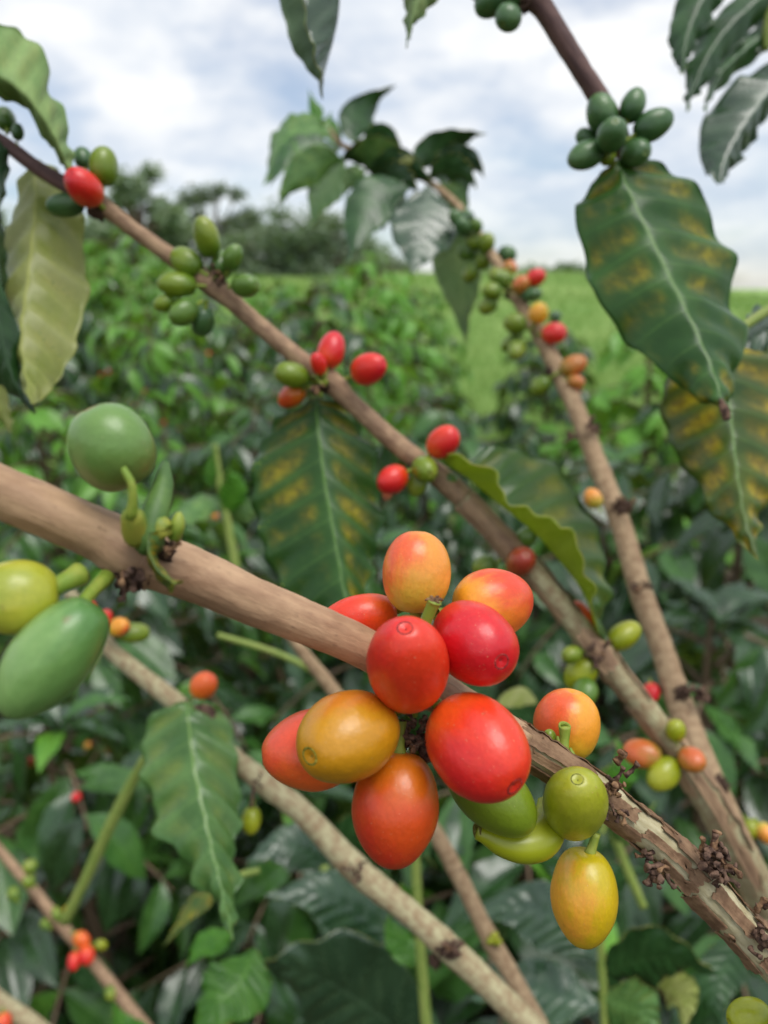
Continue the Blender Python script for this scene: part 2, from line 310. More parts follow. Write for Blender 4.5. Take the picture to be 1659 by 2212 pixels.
# ------------------------------------------------------------------ stems
def frames(p):
    t = np.gradient(p, axis=0); t /= np.linalg.norm(t, axis=1)[:, None]
    ref = np.array(FW)                            # the seam lies on the far side
    a = ref - (t @ ref)[:, None] * t; a /= np.linalg.norm(a, axis=1)[:, None]
    return t, a, np.cross(t, a)
def tube(path, n, segs=20, rough=0.03, groove=0.0, seed=0, world=False, cap=True, freq=260):
    """path rows (u, v, depth, radius in view units), or world rows (x, y, z, r)"""
    if world: q = np.array(path, dtype=float)
    else: q = np.array([[*P(a, b, d), r * K * d] for a, b, d, r in path])
    q = catmull(q, n); p = q[:, :3]; r = q[:, 3]
    t, a, bb = frames(p)
    th = np.linspace(0, 2 * math.pi, segs + 1)
    V = []; UV = []; L = 0
    for i in range(n):
        if i: L += np.linalg.norm(p[i] - p[i - 1])
        for h in th:
            o = a[i] * math.cos(h) + bb[i] * math.sin(h)
            k = 1.0
            if rough:
                c = Vector((p[i] + o * r[i]) * freq) + Vector((seed, 0, 0))
                k += rough * mnoise.noise(c) + rough * 0.6 * mnoise.noise(c * 2.7)
            if groove:
                for hc in (2.35 - L * 2.0, 3.95 - L * 2.0): k += groove * (math.exp(-((h - hc - .16) / .10) ** 2) - 1.2 * math.exp(-((h - hc) / .09) ** 2))
            V.append(p[i] + o * r[i] * k); UV.append((h / (2 * math.pi), L * 100))
    V = np.array(V); s1 = segs + 1
    V.reshape(n, s1, 3)[:, -1] = V.reshape(n, s1, 3)[:, 0]
    F = [(i * s1 + j, i * s1 + j + 1, (i + 1) * s1 + j + 1, (i + 1) * s1 + j) for i in range(n - 1) for j in range(segs)]
    if cap: F += [tuple(range(segs - 1, -1, -1)), tuple((n - 1) * s1 + j for j in range(segs))]
    return V, F, UV, (p, r, t, a, bb)
def stem(parent, path, n, mat, name='stem', **k):
    V, F, UV, info = tube(path, n, **k)
    o = put(name, mesh(name, V - np.array(parent.location), F, [mat], UV), parent)
    return o, info
def twig(parent, pts, mat, name='stalk', segs=8, n=7, rough=0.08, seed=1, freq=260):
    V, F, UV, _ = tube(pts, n, segs, rough, seed=seed, world=True, freq=freq)
    return put(name, mesh(name, V - np.array(parent.location), F, [mat], UV), parent)

def knob_mesh(seed, spikes=0.9):
    import bmesh
    bm = bmesh.new(); bmesh.ops.create_icosphere(bm, subdivisions=3, radius=0.5)
    for v in bm.verts:
        d = v.co.normalized(); s = mnoise.noise(d * 4.2 + Vector((seed * 7.3, 0, 0)))
        s2 = mnoise.noise(d * 9 + Vector((0, seed * 3.1, 0)))
        v.co = d * (0.42 + spikes * 0.55 * max(0, s) ** 1.1 + 0.16 * s2)
    me = bpy.data.meshes.new('node_scar'); bm.to_mesh(me); bm.free(); me.materials.append(M_DRY)
    for p in me.polygons: p.use_smooth = (p.index % 3 == 0)
    return me
KNOBS = [knob_mesh(i) for i in range(5)]
def node(parent, u, v, d, px, i=0, flat=0.75):
    s = px * K * d * .98
    m = Matrix.Translation(P(u, v, d * 1.012) - parent.location) @ Matrix.Rotation(i * 1.3, 4, 'Y') @ Matrix.Rotation(i * 2.1, 4, 'Z') @ Matrix.Diagonal((s, s * flat, s, 1))
    return put('node_scar', KNOBS[i % 5], parent, mat=m)

# ------------------------------------------------------------------ cherries
def cherry_mesh(name, point, square, asym, seed, nr=26, ns=30):
    V = []; UV = []
    for i in range(nr + 1):
        f = math.pi * i / nr; z = -0.5 * math.cos(f); r = 0.5 * max(0.0, math.sin(f)) ** square
        t = z + 0.5
        r *= 1 - point * max(0, t - 0.45) ** 1.6
        if t < 0.08: z += 0.03 * (1 - t / 0.08) ** 2
        if i == nr: z -= 0.035
        if i == nr - 1: z -= 0.008
        for j in range(ns):
            h = 2 * math.pi * j / ns
            k = 1 + asym * math.cos(2 * h) - 0.014 * abs(math.sin(h)) ** 10
            k += 0.055 * mnoise.noise(Vector((math.cos(h) * 1.0, math.sin(h) * 1.0, z * 1.8 + seed * 9))) + 0.012 * mnoise.noise(Vector((math.cos(h) * 3, math.sin(h) * 3, z * 3 + seed * 5)))
            V.append((r * k * math.cos(h) + .05 * math.sin(seed * 2.1) * (z * z - .1), r * k * math.sin(h) + .05 * math.cos(seed * 2.1) * (z * z - .1), z))
    F = [(i * ns + j, i * ns + (j + 1) % ns, (i + 1) * ns + (j + 1) % ns, (i + 1) * ns + j) for i in range(nr) for j in range(ns)]
    return V, F
CH_SHAPES = {'oval': cherry_mesh('c', 0.10, 0.92, 0.02, 1), 'round': cherry_mesh('c', 0.04, 0.86, 0.015, 2), 'point': cherry_mesh('c', 0.55, 0.92, 0.02, 3), 'egg': cherry_mesh('c', 0.3, 0.9, 0.025, 4), 'point2': cherry_mesh('c', 0.5, 0.84, 0.02, 5)}
_cc = {}
def cherry_data(shape, col):
    if (shape, col) not in _cc:
        V, F = CH_SHAPES[shape]; _cc[shape, col] = mesh('cherry', V, F, [CM[col]])
    return _cc[shape, col]
def navel_mesh(mat):
    prof = [(0.0, -0.020), (0.018, -0.016), (0.030, -0.030), (0.052, -0.030), (0.068, -0.006), (0.082, 0.003), (0.098, 0.001), (0.118, -0.010), (0.135, -0.05)]
    ns = 18; V = [(r * math.cos(2 * math.pi * j / ns), r * math.sin(2 * math.pi * j / ns), 0.487 + z) for r, z in prof for j in range(ns)]
    F = [(i * ns + j, i * ns + (j + 1) % ns, (i + 1) * ns + (j + 1) % ns, (i + 1) * ns + j) for i in range(len(prof) - 1) for j in range(ns)]
    return mesh('navel', V, F, [mat])
NAVEL = {'n': navel_mesh(M_NAVEL), 'r': navel_mesh(M_NAVEL_RED), 'g': navel_mesh(M_NAVEL_GREEN)}
def stalk_mesh():
    ns = 8; rows = [(0.10, -0.47), (0.075, -0.53), (0.07, -0.62), (0.085, -0.74)]
    V = [(r * math.cos(2 * math.pi * j / ns), r * math.sin(2 * math.pi * j / ns), z) for r, z in rows for j in range(ns)]
    F = [(i * ns + j, i * ns + (j + 1) % ns, (i + 1) * ns + (j + 1) % ns, (i + 1) * ns + j) for i in range(3) for j in range(ns)]
    return mesh('stalk', V, F, [M_STALK])
STALK = stalk_mesh()
_ci = [0]
def cherry(parent, u, v, d, wpx, lpx, ax, col, shape='oval', nav='n', stalk=True, roll=None):
    _ci[0] += 1
    q = D(*ax).to_track_quat('Z', 'Y').to_matrix().to_4x4()
    rl = roll if roll is not None else (_ci[0] * 2.399) % 6.28
    s = K * d
    m = Matrix.Translation(P(u, v, d) - parent.location) @ q @ Matrix.Rotation(rl, 4, 'Z') @ Matrix.Diagonal((wpx * s, wpx * s * 0.95, lpx * s, 1))
    o = put('cherry', cherry_data(shape, col), parent, mat=m)
    if nav: put('navel', NAVEL[nav], o)
    if stalk: put('stalk', STALK, o)
    return o
def bunch(parent, rows, d, nodeuv, default='n'):
    """cherries round a node: rows (u, v, width, length, colour); the axis points away from the node"""
    for k, (u, v, wp, lp, col) in enumerate(rows):
        du, dv = u - nodeuv[0], v - nodeuv[1]; L = math.hypot(du, dv) + 1e-3
        az = 0.75 * math.sin(k * 2.3 + u)
        cherry(parent, u, v, d - 0.006 * az * d / 0.26, wp, lp * 1.06, (du / L, dv / L, az), col, ('oval', 'egg', 'round')[k % 3], {'r': 'r', 'o': 'n', 'g': 'g', 'd': 'g', 'l': 'g'}.get(col[0], 'n'))

# ------------------------------------------------------------------ leaves built from midrib and both margins
def leaf(parent, rows, d0, d1, dl=0.0, dr=0.0, kind='dark', face=1, n=46, m=11, bulge=0.10, wave=0.9, nv=10.0, sag=0.0, seed=0, name='leaf', relief=0.05, ruffle=1.0):
    rows = np.array(rows, dtype=float); k = len(rows)
    tt = np.linspace(0, 1, k); dm = d0 + (d1 - d0) * tt + sag * np.sin(math.pi * tt)
    env = np.sin(math.pi * np.clip(tt, 0.0, 1.0)) ** 0.5
    pm = np.array([P(a[0], a[1], z) for a, z in zip(rows, dm)])
    pl = np.array([P(a[2], a[3], z + dl * e) for a, z, e in zip(rows, dm, env)])
    pr = np.array([P(a[4], a[5], z + dr * e) for a, z, e in zip(rows, dm, env)])
    Mc, Lc, Rc = (catmull(x, n) for x in (pm, pl, pr))
    t = np.linspace(0, 1, n)
    s = np.linspace(-1, 1, 2 * m + 1)
    G = np.zeros((n, 2 * m + 1, 3))
    for j, x in enumerate(s):
        E = Lc if x < 0 else Rc
        G[:, j] = Mc + (E - Mc) * abs(x)
    def normals(G):
        dt_ = np.gradient(G, axis=0); ds = np.gradient(G, axis=1)
        Nn = np.cross(dt_, ds); l = np.linalg.norm(Nn, axis=2, keepdims=True); return Nn / np.maximum(l, 1e-12)
    Nn = normals(G)
    c = Nn[n // 4: 3 * n // 4, m + 2: -1].mean(axis=(0, 1)); tocam = np.array(CAM) - G[n // 2, m]
    sgn = 1.0 if (c @ tocam) * face > 0 else -1.0
    Nn *= sgn
    W = 0.5 * (np.linalg.norm(Lc - Mc, axis=1) + np.linalg.norm(Rc - Mc, axis=1))[:, None]
    Wm = W.max(); S = np.abs(s)[None, :]
    side = np.where(s > 0, 0.42, 0.0)[None, :]
    ph = (t[:, None] - 0.13 * S) * nv + side
    tri = np.abs(np.mod(ph, 1) - 0.5) * 2               # 1 at a vein
    ridge = (0.5 - 0.5 * np.cos(2 * math.pi * (ph + 0.5))) * np.minimum(1, S * 3) * (1 - 0.35 * S); ridge = 1 - (1 - ridge) ** 1.6
    wv = np.array([[mnoise.noise(Vector((tt_ * 5.5 + seed * 3.3, sg * 2.0 + seed, 0.3))) for sg in np.sign(s)] for tt_ in t])
    wav = wave * S ** 2.2 * (0.9 * wv + 0.55 * np.sin(ph * 2 * math.pi * 0.5 + seed) + 0.25 * np.sin(ph * 2 * math.pi + 2 * seed))
    h = Wm * (relief * ridge + bulge * (1 - (1 - S) ** 2) * -0.6 + bulge * 0.3 * S * (1 - S) * 2 + 0.13 * wav) * np.minimum(1, W / (0.35 * Wm))
    G = G + Nn * h[:, :, None]
    midr = np.exp(-(S / 0.05) ** 2) * 0.003 * Wm * (1 - 0.7 * t[:, None])
    G = G - Nn * midr[:, :, None]
    # ruffled outline
    fr = np.array([mnoise.noise(Vector((q * 11 + seed, 4.4, 0))) for q in t])[:, None]
    edge = (S ** 4) * 0.07 * ruffle * Wm * (1.3 * fr + 0.22 * np.sin(ph * 2 * math.pi + seed)) * np.sin(np.clip(t, 0, 1) * math.pi)[:, None]
    dirv = np.where((s < 0)[None, :, None], (Lc - Mc)[:, None], (Rc - Mc)[:, None]); dirv = dirv / np.maximum(np.linalg.norm(dirv, axis=2, keepdims=True), 1e-9)
    G = G + dirv * edge[:, :, None]
    Nn = normals(G) * sgn
    th = 0.00030
    B = G - Nn * th
    c1 = 2 * m + 1; nV = n * c1
    V = np.vstack([G.reshape(-1, 3), B.reshape(-1, 3)]) - np.array(parent.location)
    uv = np.stack(np.broadcast_arrays((s[None, :] + 1) / 2, t[:, None]), axis=2).reshape(-1, 2); uv = np.vstack([uv, uv])
    F = []; mi = []
    for i in range(n - 1):
        for j in range(2 * m):
            a = i * c1 + j; q = (a, a + 1, a + c1 + 1, a + c1)
            f = q if sgn > 0 else q[::-1]
            F.append(f); mi.append(0)
            F.append(tuple(x + nV for x in f[::-1])); mi.append(1)
        for j in (0, 2 * m):
            a = i * c1 + j; F.append((a, a + c1, a + c1 + nV, a + nV)); mi.append(2)
    mt = LM[kind]
    return put(name, mesh(name, V, F, [mt[0], mt[1], M_EDGE], uv, mi), parent)
def simple_leaf(parent, pts, wpx, d0, d1, kind='dark', tilt=0.0, face=1, **k):
    """pts: midrib in view units; width wpx; tilt = depth difference across, in view units"""
    q = catmull(np.array(pts, dtype=float), 9); t = np.linspace(0, 1, 9)
    prof = np.array([0.05, 0.46, 0.82, 1.0, 0.97, 0.78, 0.48, 0.18, 0.01])
    tg = np.gradient(q, axis=0); tg /= np.linalg.norm(tg, axis=1)[:, None]; nr = np.stack([-tg[:, 1], tg[:, 0]], 1)
    hw = wpx / 2 * prof[:, None]
    L = q + nr * hw; Rr = q - nr * hw
    dz = tilt * K * d0
    return leaf(parent, np.hstack([q, L, Rr]), d0, d1, dz, -dz, kind, face, **k)

# ================================================================== the setting
def sstep(x, a, b):
    t = min(1, max(0, (x - a) / (b - a))); return t * t * (3 - 2 * t)
def terrain(x, y):
    rise = sstep(y, 8, 42)
    top = 1.95 - 1.9 * sstep(x, 7, 23) + 0.5 * sstep(-x, 3, 18)
    z = rise * top - 6.0 * sstep(y, 60, 300)
    return z + (0.16 * mnoise.noise(Vector((x * 0.25, y * 0.25, 0))) + 0.35 * mnoise.noise(Vector((x * 0.07, y * 0.07, 3)))) * sstep(y, 5, 16)
ys = np.concatenate([[-60, -20, -8, -3], np.linspace(0, 60, 80), np.geomspace(64, 3000, 26)])
xs = np.concatenate([-np.geomspace(3000, 26, 16), np.linspace(-24, 24, 61), np.geomspace(26, 3000, 16)])
V = [(x, y, terrain(x, y)) for y in ys for x in xs]; nx = len(xs)
F = np.array([(i * nx + j, i * nx + j + 1, (i + 1) * nx + j + 1, (i + 1) * nx + j) for i in range(len(ys) - 1) for j in range(nx - 1)])
b = MB('field_ground'); tcn = b.n('ShaderNodeTexCoord'); ob = tcn.outputs['Object']; sp = b.n('ShaderNodeSeparateXYZ'); b.l(ob, sp.inputs[0])
na = b.noise(ob, 0.5, 5, 0.6); nb = b.noise(ob, 5, 5, 0.7); nc = b.noise(ob, 40, 4, 0.7)
grass = b.mix(b.smooth(na, 0.35, 0.65), lin(122, 158, 78), lin(152, 178, 100)); grass = b.mix(b.math('MULTIPLY', b.smooth(nb, 0.5, 0.75), 0.6), grass, lin(86, 122, 58))
soil = b.mix(b.smooth(nc, 0.35, 0.7), lin(60, 48, 38), lin(92, 78, 58)); soil = b.mix(b.smooth(nb, 0.48, 0.62), soil, lin(52, 78, 34))
ff = b.smooth(b.math('ADD', sp.outputs['Y'], b.math('MULTIPLY', na, 2.5)), 4.5, 7.0)
gm = b.done(b.principled(b.mix(ff, soil, grass), 0.9, 0.2, b.bump(b.math('ADD', nb, nc), 0.8, 0.05)))
g = put('ground', mesh('ground', V, F, [gm])); g['kind'] = 'structure'

# grass of the field, seen through gaps between the shrubs
gb = MB('grass_blade'); gi = gb.n('ShaderNodeTexCoord'); gn = gb.noise(gi.outputs['Object'], 0.8, 3)
gcol = gb.mix(gb.smooth(gn, 0.3, 0.7), lin(120, 158, 74), lin(160, 184, 108)); gp = gb.principled(gcol, 0.6, 0.3)
gt = gb.n('ShaderNodeBsdfTranslucent'); gb.l(gcol, gt.inputs['Color']); gx = gb.n('ShaderNodeMixShader'); gx.inputs[0].default_value = 0.3; gb.l(gp, gx.inputs[1]); gb.l(gt.outputs[0], gx.inputs[2])
GM = gb.done(gx.outputs[0])
nb_ = 60000; yy = 6.0 + 40 * rng.random(nb_) ** 1.6; xx = (rng.random(nb_) * 1.5 - 0.75) * (yy * 1.0 + 1)
zz_ = np.array([terrain(a, c) for a, c in zip(xx, yy)]); hh = (0.10 + 0.16 * rng.random(nb_)); ww = 0.006 + yy * 0.0007
an = rng.random(nb_) * 6.28; le = (rng.random((nb_, 2)) - 0.5) * hh[:, None]
base = np.stack([xx, yy, zz_ - 0.01], 1); dx = np.stack([np.cos(an) * ww, np.sin(an) * ww, np.zeros(nb_)], 1)
tip = base + np.stack([le[:, 0], le[:, 1], hh], 1)
V = np.stack([base - dx, base + dx, tip], 1).reshape(-1, 3); F = np.arange(nb_ * 3).reshape(-1, 3)
g = put('grass', mesh('grass', V, F, [GM], smooth=False)); g['kind'] = 'stuff'; g['label'] = 'bright green meadow grass on the slope behind the coffee shrubs'; g['category'] = 'grass'

# ------------------------------------------------------------------ leaves of the shrubs (length 1 along +Y, top +Z)
def leaf_template(n, m, width, droop, fold, wavy, seed):
    t = np.linspace(0, 1, n); s = np.linspace(-1, 1, 2 * m + 1)
    prof = np.interp(t, [0, .06, .15, .3, .5, .7, .85, .95, 1], [.02, .12, .5, .86, 1, .8, .45, .14, 0])
    G = np.zeros((n, 2 * m + 1, 3))
    for i in range(n):
        for j, x in enumerate(s):
            hw = width / 2 * prof[i]
            ph = (t[i] - .13 * abs(x)) * 8
            tri = abs((ph + (.42 if x > 0 else 0)) % 1 - .5) * 2
            z = fold * abs(x) * hw - droop * t[i] ** 2 + .03 * (1 - tri ** 2) * min(1, abs(x) * 3) * prof[i] + wavy * abs(x) ** 2 * prof[i] * mnoise.noise(Vector((t[i] * 5 + seed, np.sign(x) * 2 + seed, 0)))
            G[i, j] = (x * hw, t[i] - .18 * droop * t[i] ** 2, z)
    c1 = 2 * m + 1
    F = np.array([(i * c1 + j, i * c1 + j + 1, (i + 1) * c1 + j + 1, (i + 1) * c1 + j) for i in range(n - 1) for j in range(2 * m)])
    uv = np.stack(np.broadcast_arrays((s[None] + 1) / 2, t[:, None]), 2).reshape(-1, 2)
    return G.reshape(-1, 3), F, uv
T_HI = [leaf_template(17, 4, w_, d_, f_, wv, i) for i, (w_, d_, f_, wv) in enumerate([(.42, .25, .25, .05), (.38, .45, .35, .07), (.46, .12, .15, .06), (.40, .6, .4, .05)])]
T_LO = [leaf_template(6, 1, .42, .3, .3, .05, 1), leaf_template(6, 1, .4, .55, .35, .05, 2)]
LEAFDATA = {(i, k): mesh('leaf', V, F, [m], uv) for i, (V, F, uv) in enumerate(T_HI) for k, m in enumerate((S_DARK, S_MID, S_BRIGHT))}

def shrub_layout(seed, H, spread, leaf_len, n_lat, droop=0.5):
    """laterals and leaf matrices of one coffee shrub standing at the origin"""
    r = random.Random(seed); lats = []; leaves = []
    for k in range(n_lat):
        f = (k + 0.5) / n_lat; z0 = H * (0.10 + 0.88 * f)
        az = k * 2.399 + r.uniform(-.4, .4)
        L = spread * (1.05 - 0.75 * f ** 1.6) * r.uniform(.75, 1.15)
        up = 0.25 + 0.75 * f; pts = []
        for q in range(7):
            t = q / 6; pts.append(Vector((math.cos(az) * L * t, math.sin(az) * L * t, z0 + L * (up * .55 * t - droop * t * t))))
        lats.append(pts)
        npair = max(3, int(L / (leaf_len * .42)))
        for q in range(npair):
            t = .22 + .78 * (q + .5) / npair; i = min(5, int(t * 6)); p = pts[i].lerp(pts[i + 1], t * 6 - i); tg = (pts[i + 1] - pts[i]).normalized()
            for sgn in (-1, 1):
                side = tg.cross(Vector((0, 0, 1))).normalized() * sgn
                y = (side * r.uniform(.7, 1.1) + tg * r.uniform(.2, .8) + Vector((0, 0, r.uniform(-1.0, .1)))).normalized()
                zt = (Vector((0, 0, 1)) + Vector((r.uniform(-.5, .5), r.uniform(-.5, .5), 0)) + 0.25 * tg); zt = (zt - zt.dot(y) * y).normalized()
                x = y.cross(zt); s = leaf_len * r.uniform(.7, 1.2)
                leaves.append((Matrix(((x.x * s, y.x * s, zt.x * s, p.x), (x.y * s, y.y * s, zt.y * s, p.y), (x.z * s, y.z * s, zt.z * s, p.z), (0, 0, 0, 1))), f, r.random()))
    for q in range(10):                                 # crown tip
        az = q * 2.4; y = Vector((math.cos(az), math.sin(az), .35 + .05 * q)).normalized(); zt = Vector((0, 0, 1)); zt = (zt - zt.dot(y) * y).normalized(); x = y.cross(zt); s = leaf_len * r.uniform(.5, .9)
        p = Vector((0, 0, H * (.97 + .03 * q / 9)))
        leaves.append((Matrix(((x.x * s, y.x * s, zt.x * s, p.x), (x.y * s, y.y * s, zt.y * s, p.y), (x.z * s, y.z * s, zt.z * s, p.z), (0, 0, 0, 1))), 1.0, r.random()))
    return lats, leaves
def join_leaves(leaves, tone, templates):
    Vs, Fs, Us, Ms = [], [], [], []; off = 0
    for k, (m, f, q) in enumerate(leaves):
        V, F, uv = templates[k % len(templates)]; A = np.array(m)
        Vs.append(V @ A[:3, :3].T + A[:3, 3]); Fs.append(F + off); Us.append(uv); off += len(V)
        Ms.append(np.full(len(F), tone(f, q)))
    return mesh('foliage', np.vstack(Vs), np.vstack(Fs), [S_DARK, S_MID, S_BRIGHT], np.vstack(Us), np.concatenate(Ms))
def tone_fn(a, c):            # share of dark leaves, share of bright ones (young leaves sit near the tips)
    return lambda f, q: 0 if q < a * (1.25 - .5 * f) else (2 if q > 1 - c * (.3 + 1.4 * f) else 1)
M_WOODY = bark_mat('shrub_wood', lin(128, 106, 84), lin(96, 80, 64), lin(70, 56, 46), 1.0)
def wood_mesh(lats, H, r0):
    Vs, Fs, Us = [], [], []; off = 0
    rows = [[(0.02 * math.sin(z * 5), 0.015 * math.cos(z * 4), z * H, r0 * (1 - .75 * z)) for z in np.linspace(-0.02, 1, 6)]]
    rows += [[(*p, r0 * .32 * (1 - .8 * i / 6)) for i, p in enumerate(pts)] for pts in lats]
    for q in rows:
        V, F, UV, _ = tube(q, 8, 6, 0.0, world=True, cap=False)
        Vs.append(V); Fs += [tuple(x + off for x in f) for f in F]; Us += UV; off += len(V)
    return mesh('trunk', np.vstack(Vs), np.array(Fs), [M_WOODY], Us)
FRAME = lambda p, mg: (lambda c: c[2] > 0.05 and abs(c[0] / c[2]) < .5 * mg and abs(c[1] / c[2]) < .667 * mg)((Vector(((p - CAM).dot(RT), (p - CAM).dot(UP), (p - CAM).dot(FW)))))
def shrub(u, Y, vtop, label, seed, tone=(.6, .08), spread=.55, ll=.13, nlat=26, near=False, berries=0, group='coffee shrubs of the plantation', mind=0.47, H=None):
    top = ground_ray(u, vtop, Y); z0 = terrain(top.x, Y); H = max(.35, top.z - z0)
    t = thing('coffee_shrub', (top.x, Y, z0), label, 'shrub', group)
    lats, leaves = shrub_layout(seed, H, spread, ll, nlat)
    O = Vector(t.location); tf = tone_fn(*tone)
    def dep(p): return (p - CAM).dot(FW)
    keep = []
    for L in leaves:                                    # foliage stays clear of the branches held before the lens
        m = L[0]; p = O + m.translation; e = O + (m @ Vector((0, 1, 0)))
        if min(dep(p), dep(e)) < mind and max(abs((p - CAM).dot(RT)), 0) < 0.6: continue
        keep.append(L)
    lats = [[q for q in pts] for pts in lats if min(dep(O + q) for q in pts) > mind]
    put('trunk', wood_mesh(lats, H, .013 + .004 * H), t)
    if near:
        big = sorted(keep, key=lambda L: (0 if FRAME(O + L[0].translation, 1.25) else 1, dep(O + L[0].translation)))
        ones, rest = big[:260], big[260:]
        for i, (m, f, q) in enumerate(ones):
            put('leaf', LEAFDATA[i % 4, tf(f, q)], t, mat=m)
        if rest:
            o = put('foliage', join_leaves(rest, tf, T_LO), t); o['kind'] = 'stuff'
    else:
        o = put('foliage', join_leaves(keep, tf, T_LO if Y > 2.6 else [T_HI[0], T_HI[1]][:1] + [T_LO[1]]), t); o['kind'] = 'stuff'
    r = random.Random(seed + 99)
    for q in range(berries):
        pts = r.choice(lats); i = r.randint(2, 5); p = pts[i] + Vector((r.uniform(-.015, .015), r.uniform(-.02, .0), r.uniform(-.012, .012)))
        col = r.choice(['red', 'salmon', 'orange', 'red2', 'olive', 'salmon'])
        put('cherry', cherry_data('oval', col), t, mat=Matrix.Translation(p) @ Matrix.Rotation(r.uniform(0, 6), 4, 'X') @ Matrix.Diagonal((.013, .013, .017, 1)))
    return t

# far to near
shrub(215, 8.5, 592, 'bushy green shrub at the meadow edge beside the pale hanging leaf', 61, (.15, .6), 1.0, 0.13, 62)
shrub(380, 7.5, 600, 'meadow-edge shrub straight below the airy far tree', 62, (.7, .1), 0.95, 0.13, 62)
shrub(600, 8.0, 606, 'meadow-edge shrub below the low wide far tree', 63, (.1, .7), 0.9, 0.13, 62)
shrub(900, 6.5, 625, 'meadow-edge shrub behind the long leaf under the shoot', 64, (.2, .55), 0.6, 0.13, 51)
shrub(255, 5.2, 500, 'round bright green shrub on the far meadow edge below the leftmost tall tree', 21, (.1, .7), 0.8, 0.13, 62)
shrub(120, 4.6, 640, 'dark shrub behind the pale hanging leaf at the left edge', 22, (.8, .05), 0.7, 0.13, 51)
shrub(520, 4.0, 690, 'loose mid-green shrub behind the upper cluster of green cherries', 23, (.75, .1), 0.65, 0.13, 51, berries=4)
shrub(800, 3.4, 552, 'bright leafy coffee shrub below the grey drooping leaves in the middle distance', 24, (.1, .75), 0.5, 0.105, 58)
shrub(690, 2.9, 605, 'dark coffee shrub left of the bright one, behind the pair of red cherries', 25, (.92, .03), 0.45, 0.105, 46, berries=3)
shrub(330, 3.0, 672, 'coffee shrub dotted with small red cherries in the left middle distance', 26, (.3, .4), 0.6, 0.105, 49, berries=26)
shrub(1190, 3.3, 705, 'dark coffee shrub in front of the bright meadow patch right of centre', 27, (.95, .02), 0.45, 0.105, 46, berries=3)
shrub(1420, 2.5, 660, 'bright green coffee shrub partly hidden by the large rust-spotted leaf', 28, (.2, .6), 0.45, 0.105, 49)
shrub(90, 2.2, 850, 'coffee shrub behind the single round green cherry at the left', 29, (.3, .4), 0.5, 0.105, 46)
shrub(560, 2.1, 850, 'coffee shrub behind the rust-spotted leaf hanging in the middle', 30, (.85, .04), 0.5, 0.105, 46, berries=5)
shrub(930, 2.2, 850, 'coffee shrub behind the red and green cherries right of the middle leaf', 31, (.9, .03), 0.45, 0.105, 46, berries=3)
shrub(1330, 1.75, 1000, 'shadowy coffee shrub seen between the two long branches at the right', 32, (.85, 0.012), .48, .13, 34)
shrub(1640, 1.5, 900, 'very dark coffee shrub at the right edge below the yellow-mottled leaf', 33, (.9, 0.012), .45, .13, 34, True, 2)
shrub(330, 1.5, 1130, 'glossy coffee shrub behind the thick brown branch at the left', 34, (.55, 0.05600000000000001), .45, .13, 30, True, 9)
shrub(820, 1.45, 1180, 'dark coffee shrub behind the central red cherries', 35, (.7, 0.024), .42, .13, 30, True)
shrub(130, 1.05, 1560, 'grey-green glossy coffee shrub filling the lower left corner', 36, (.6, 0.04000000000000001), .40, .13, 26, True, 14)
shrub(640, 1.0, 1700, 'big-leaved dark coffee shrub at the bottom left of centre', 37, (.75, 0.024), .38, .14, 26, True)
shrub(1130, 1.0, 1640, 'dark coffee shrub under the curved green cherry', 38, (.75, 0.024), .38, .14, 28, True)
shrub(1560, 1.0, 1330, 'dark coffee shrub at the lower right behind the peeling branch', 39, (.85, 0.020000000000000004), .40, .13, 32, True)

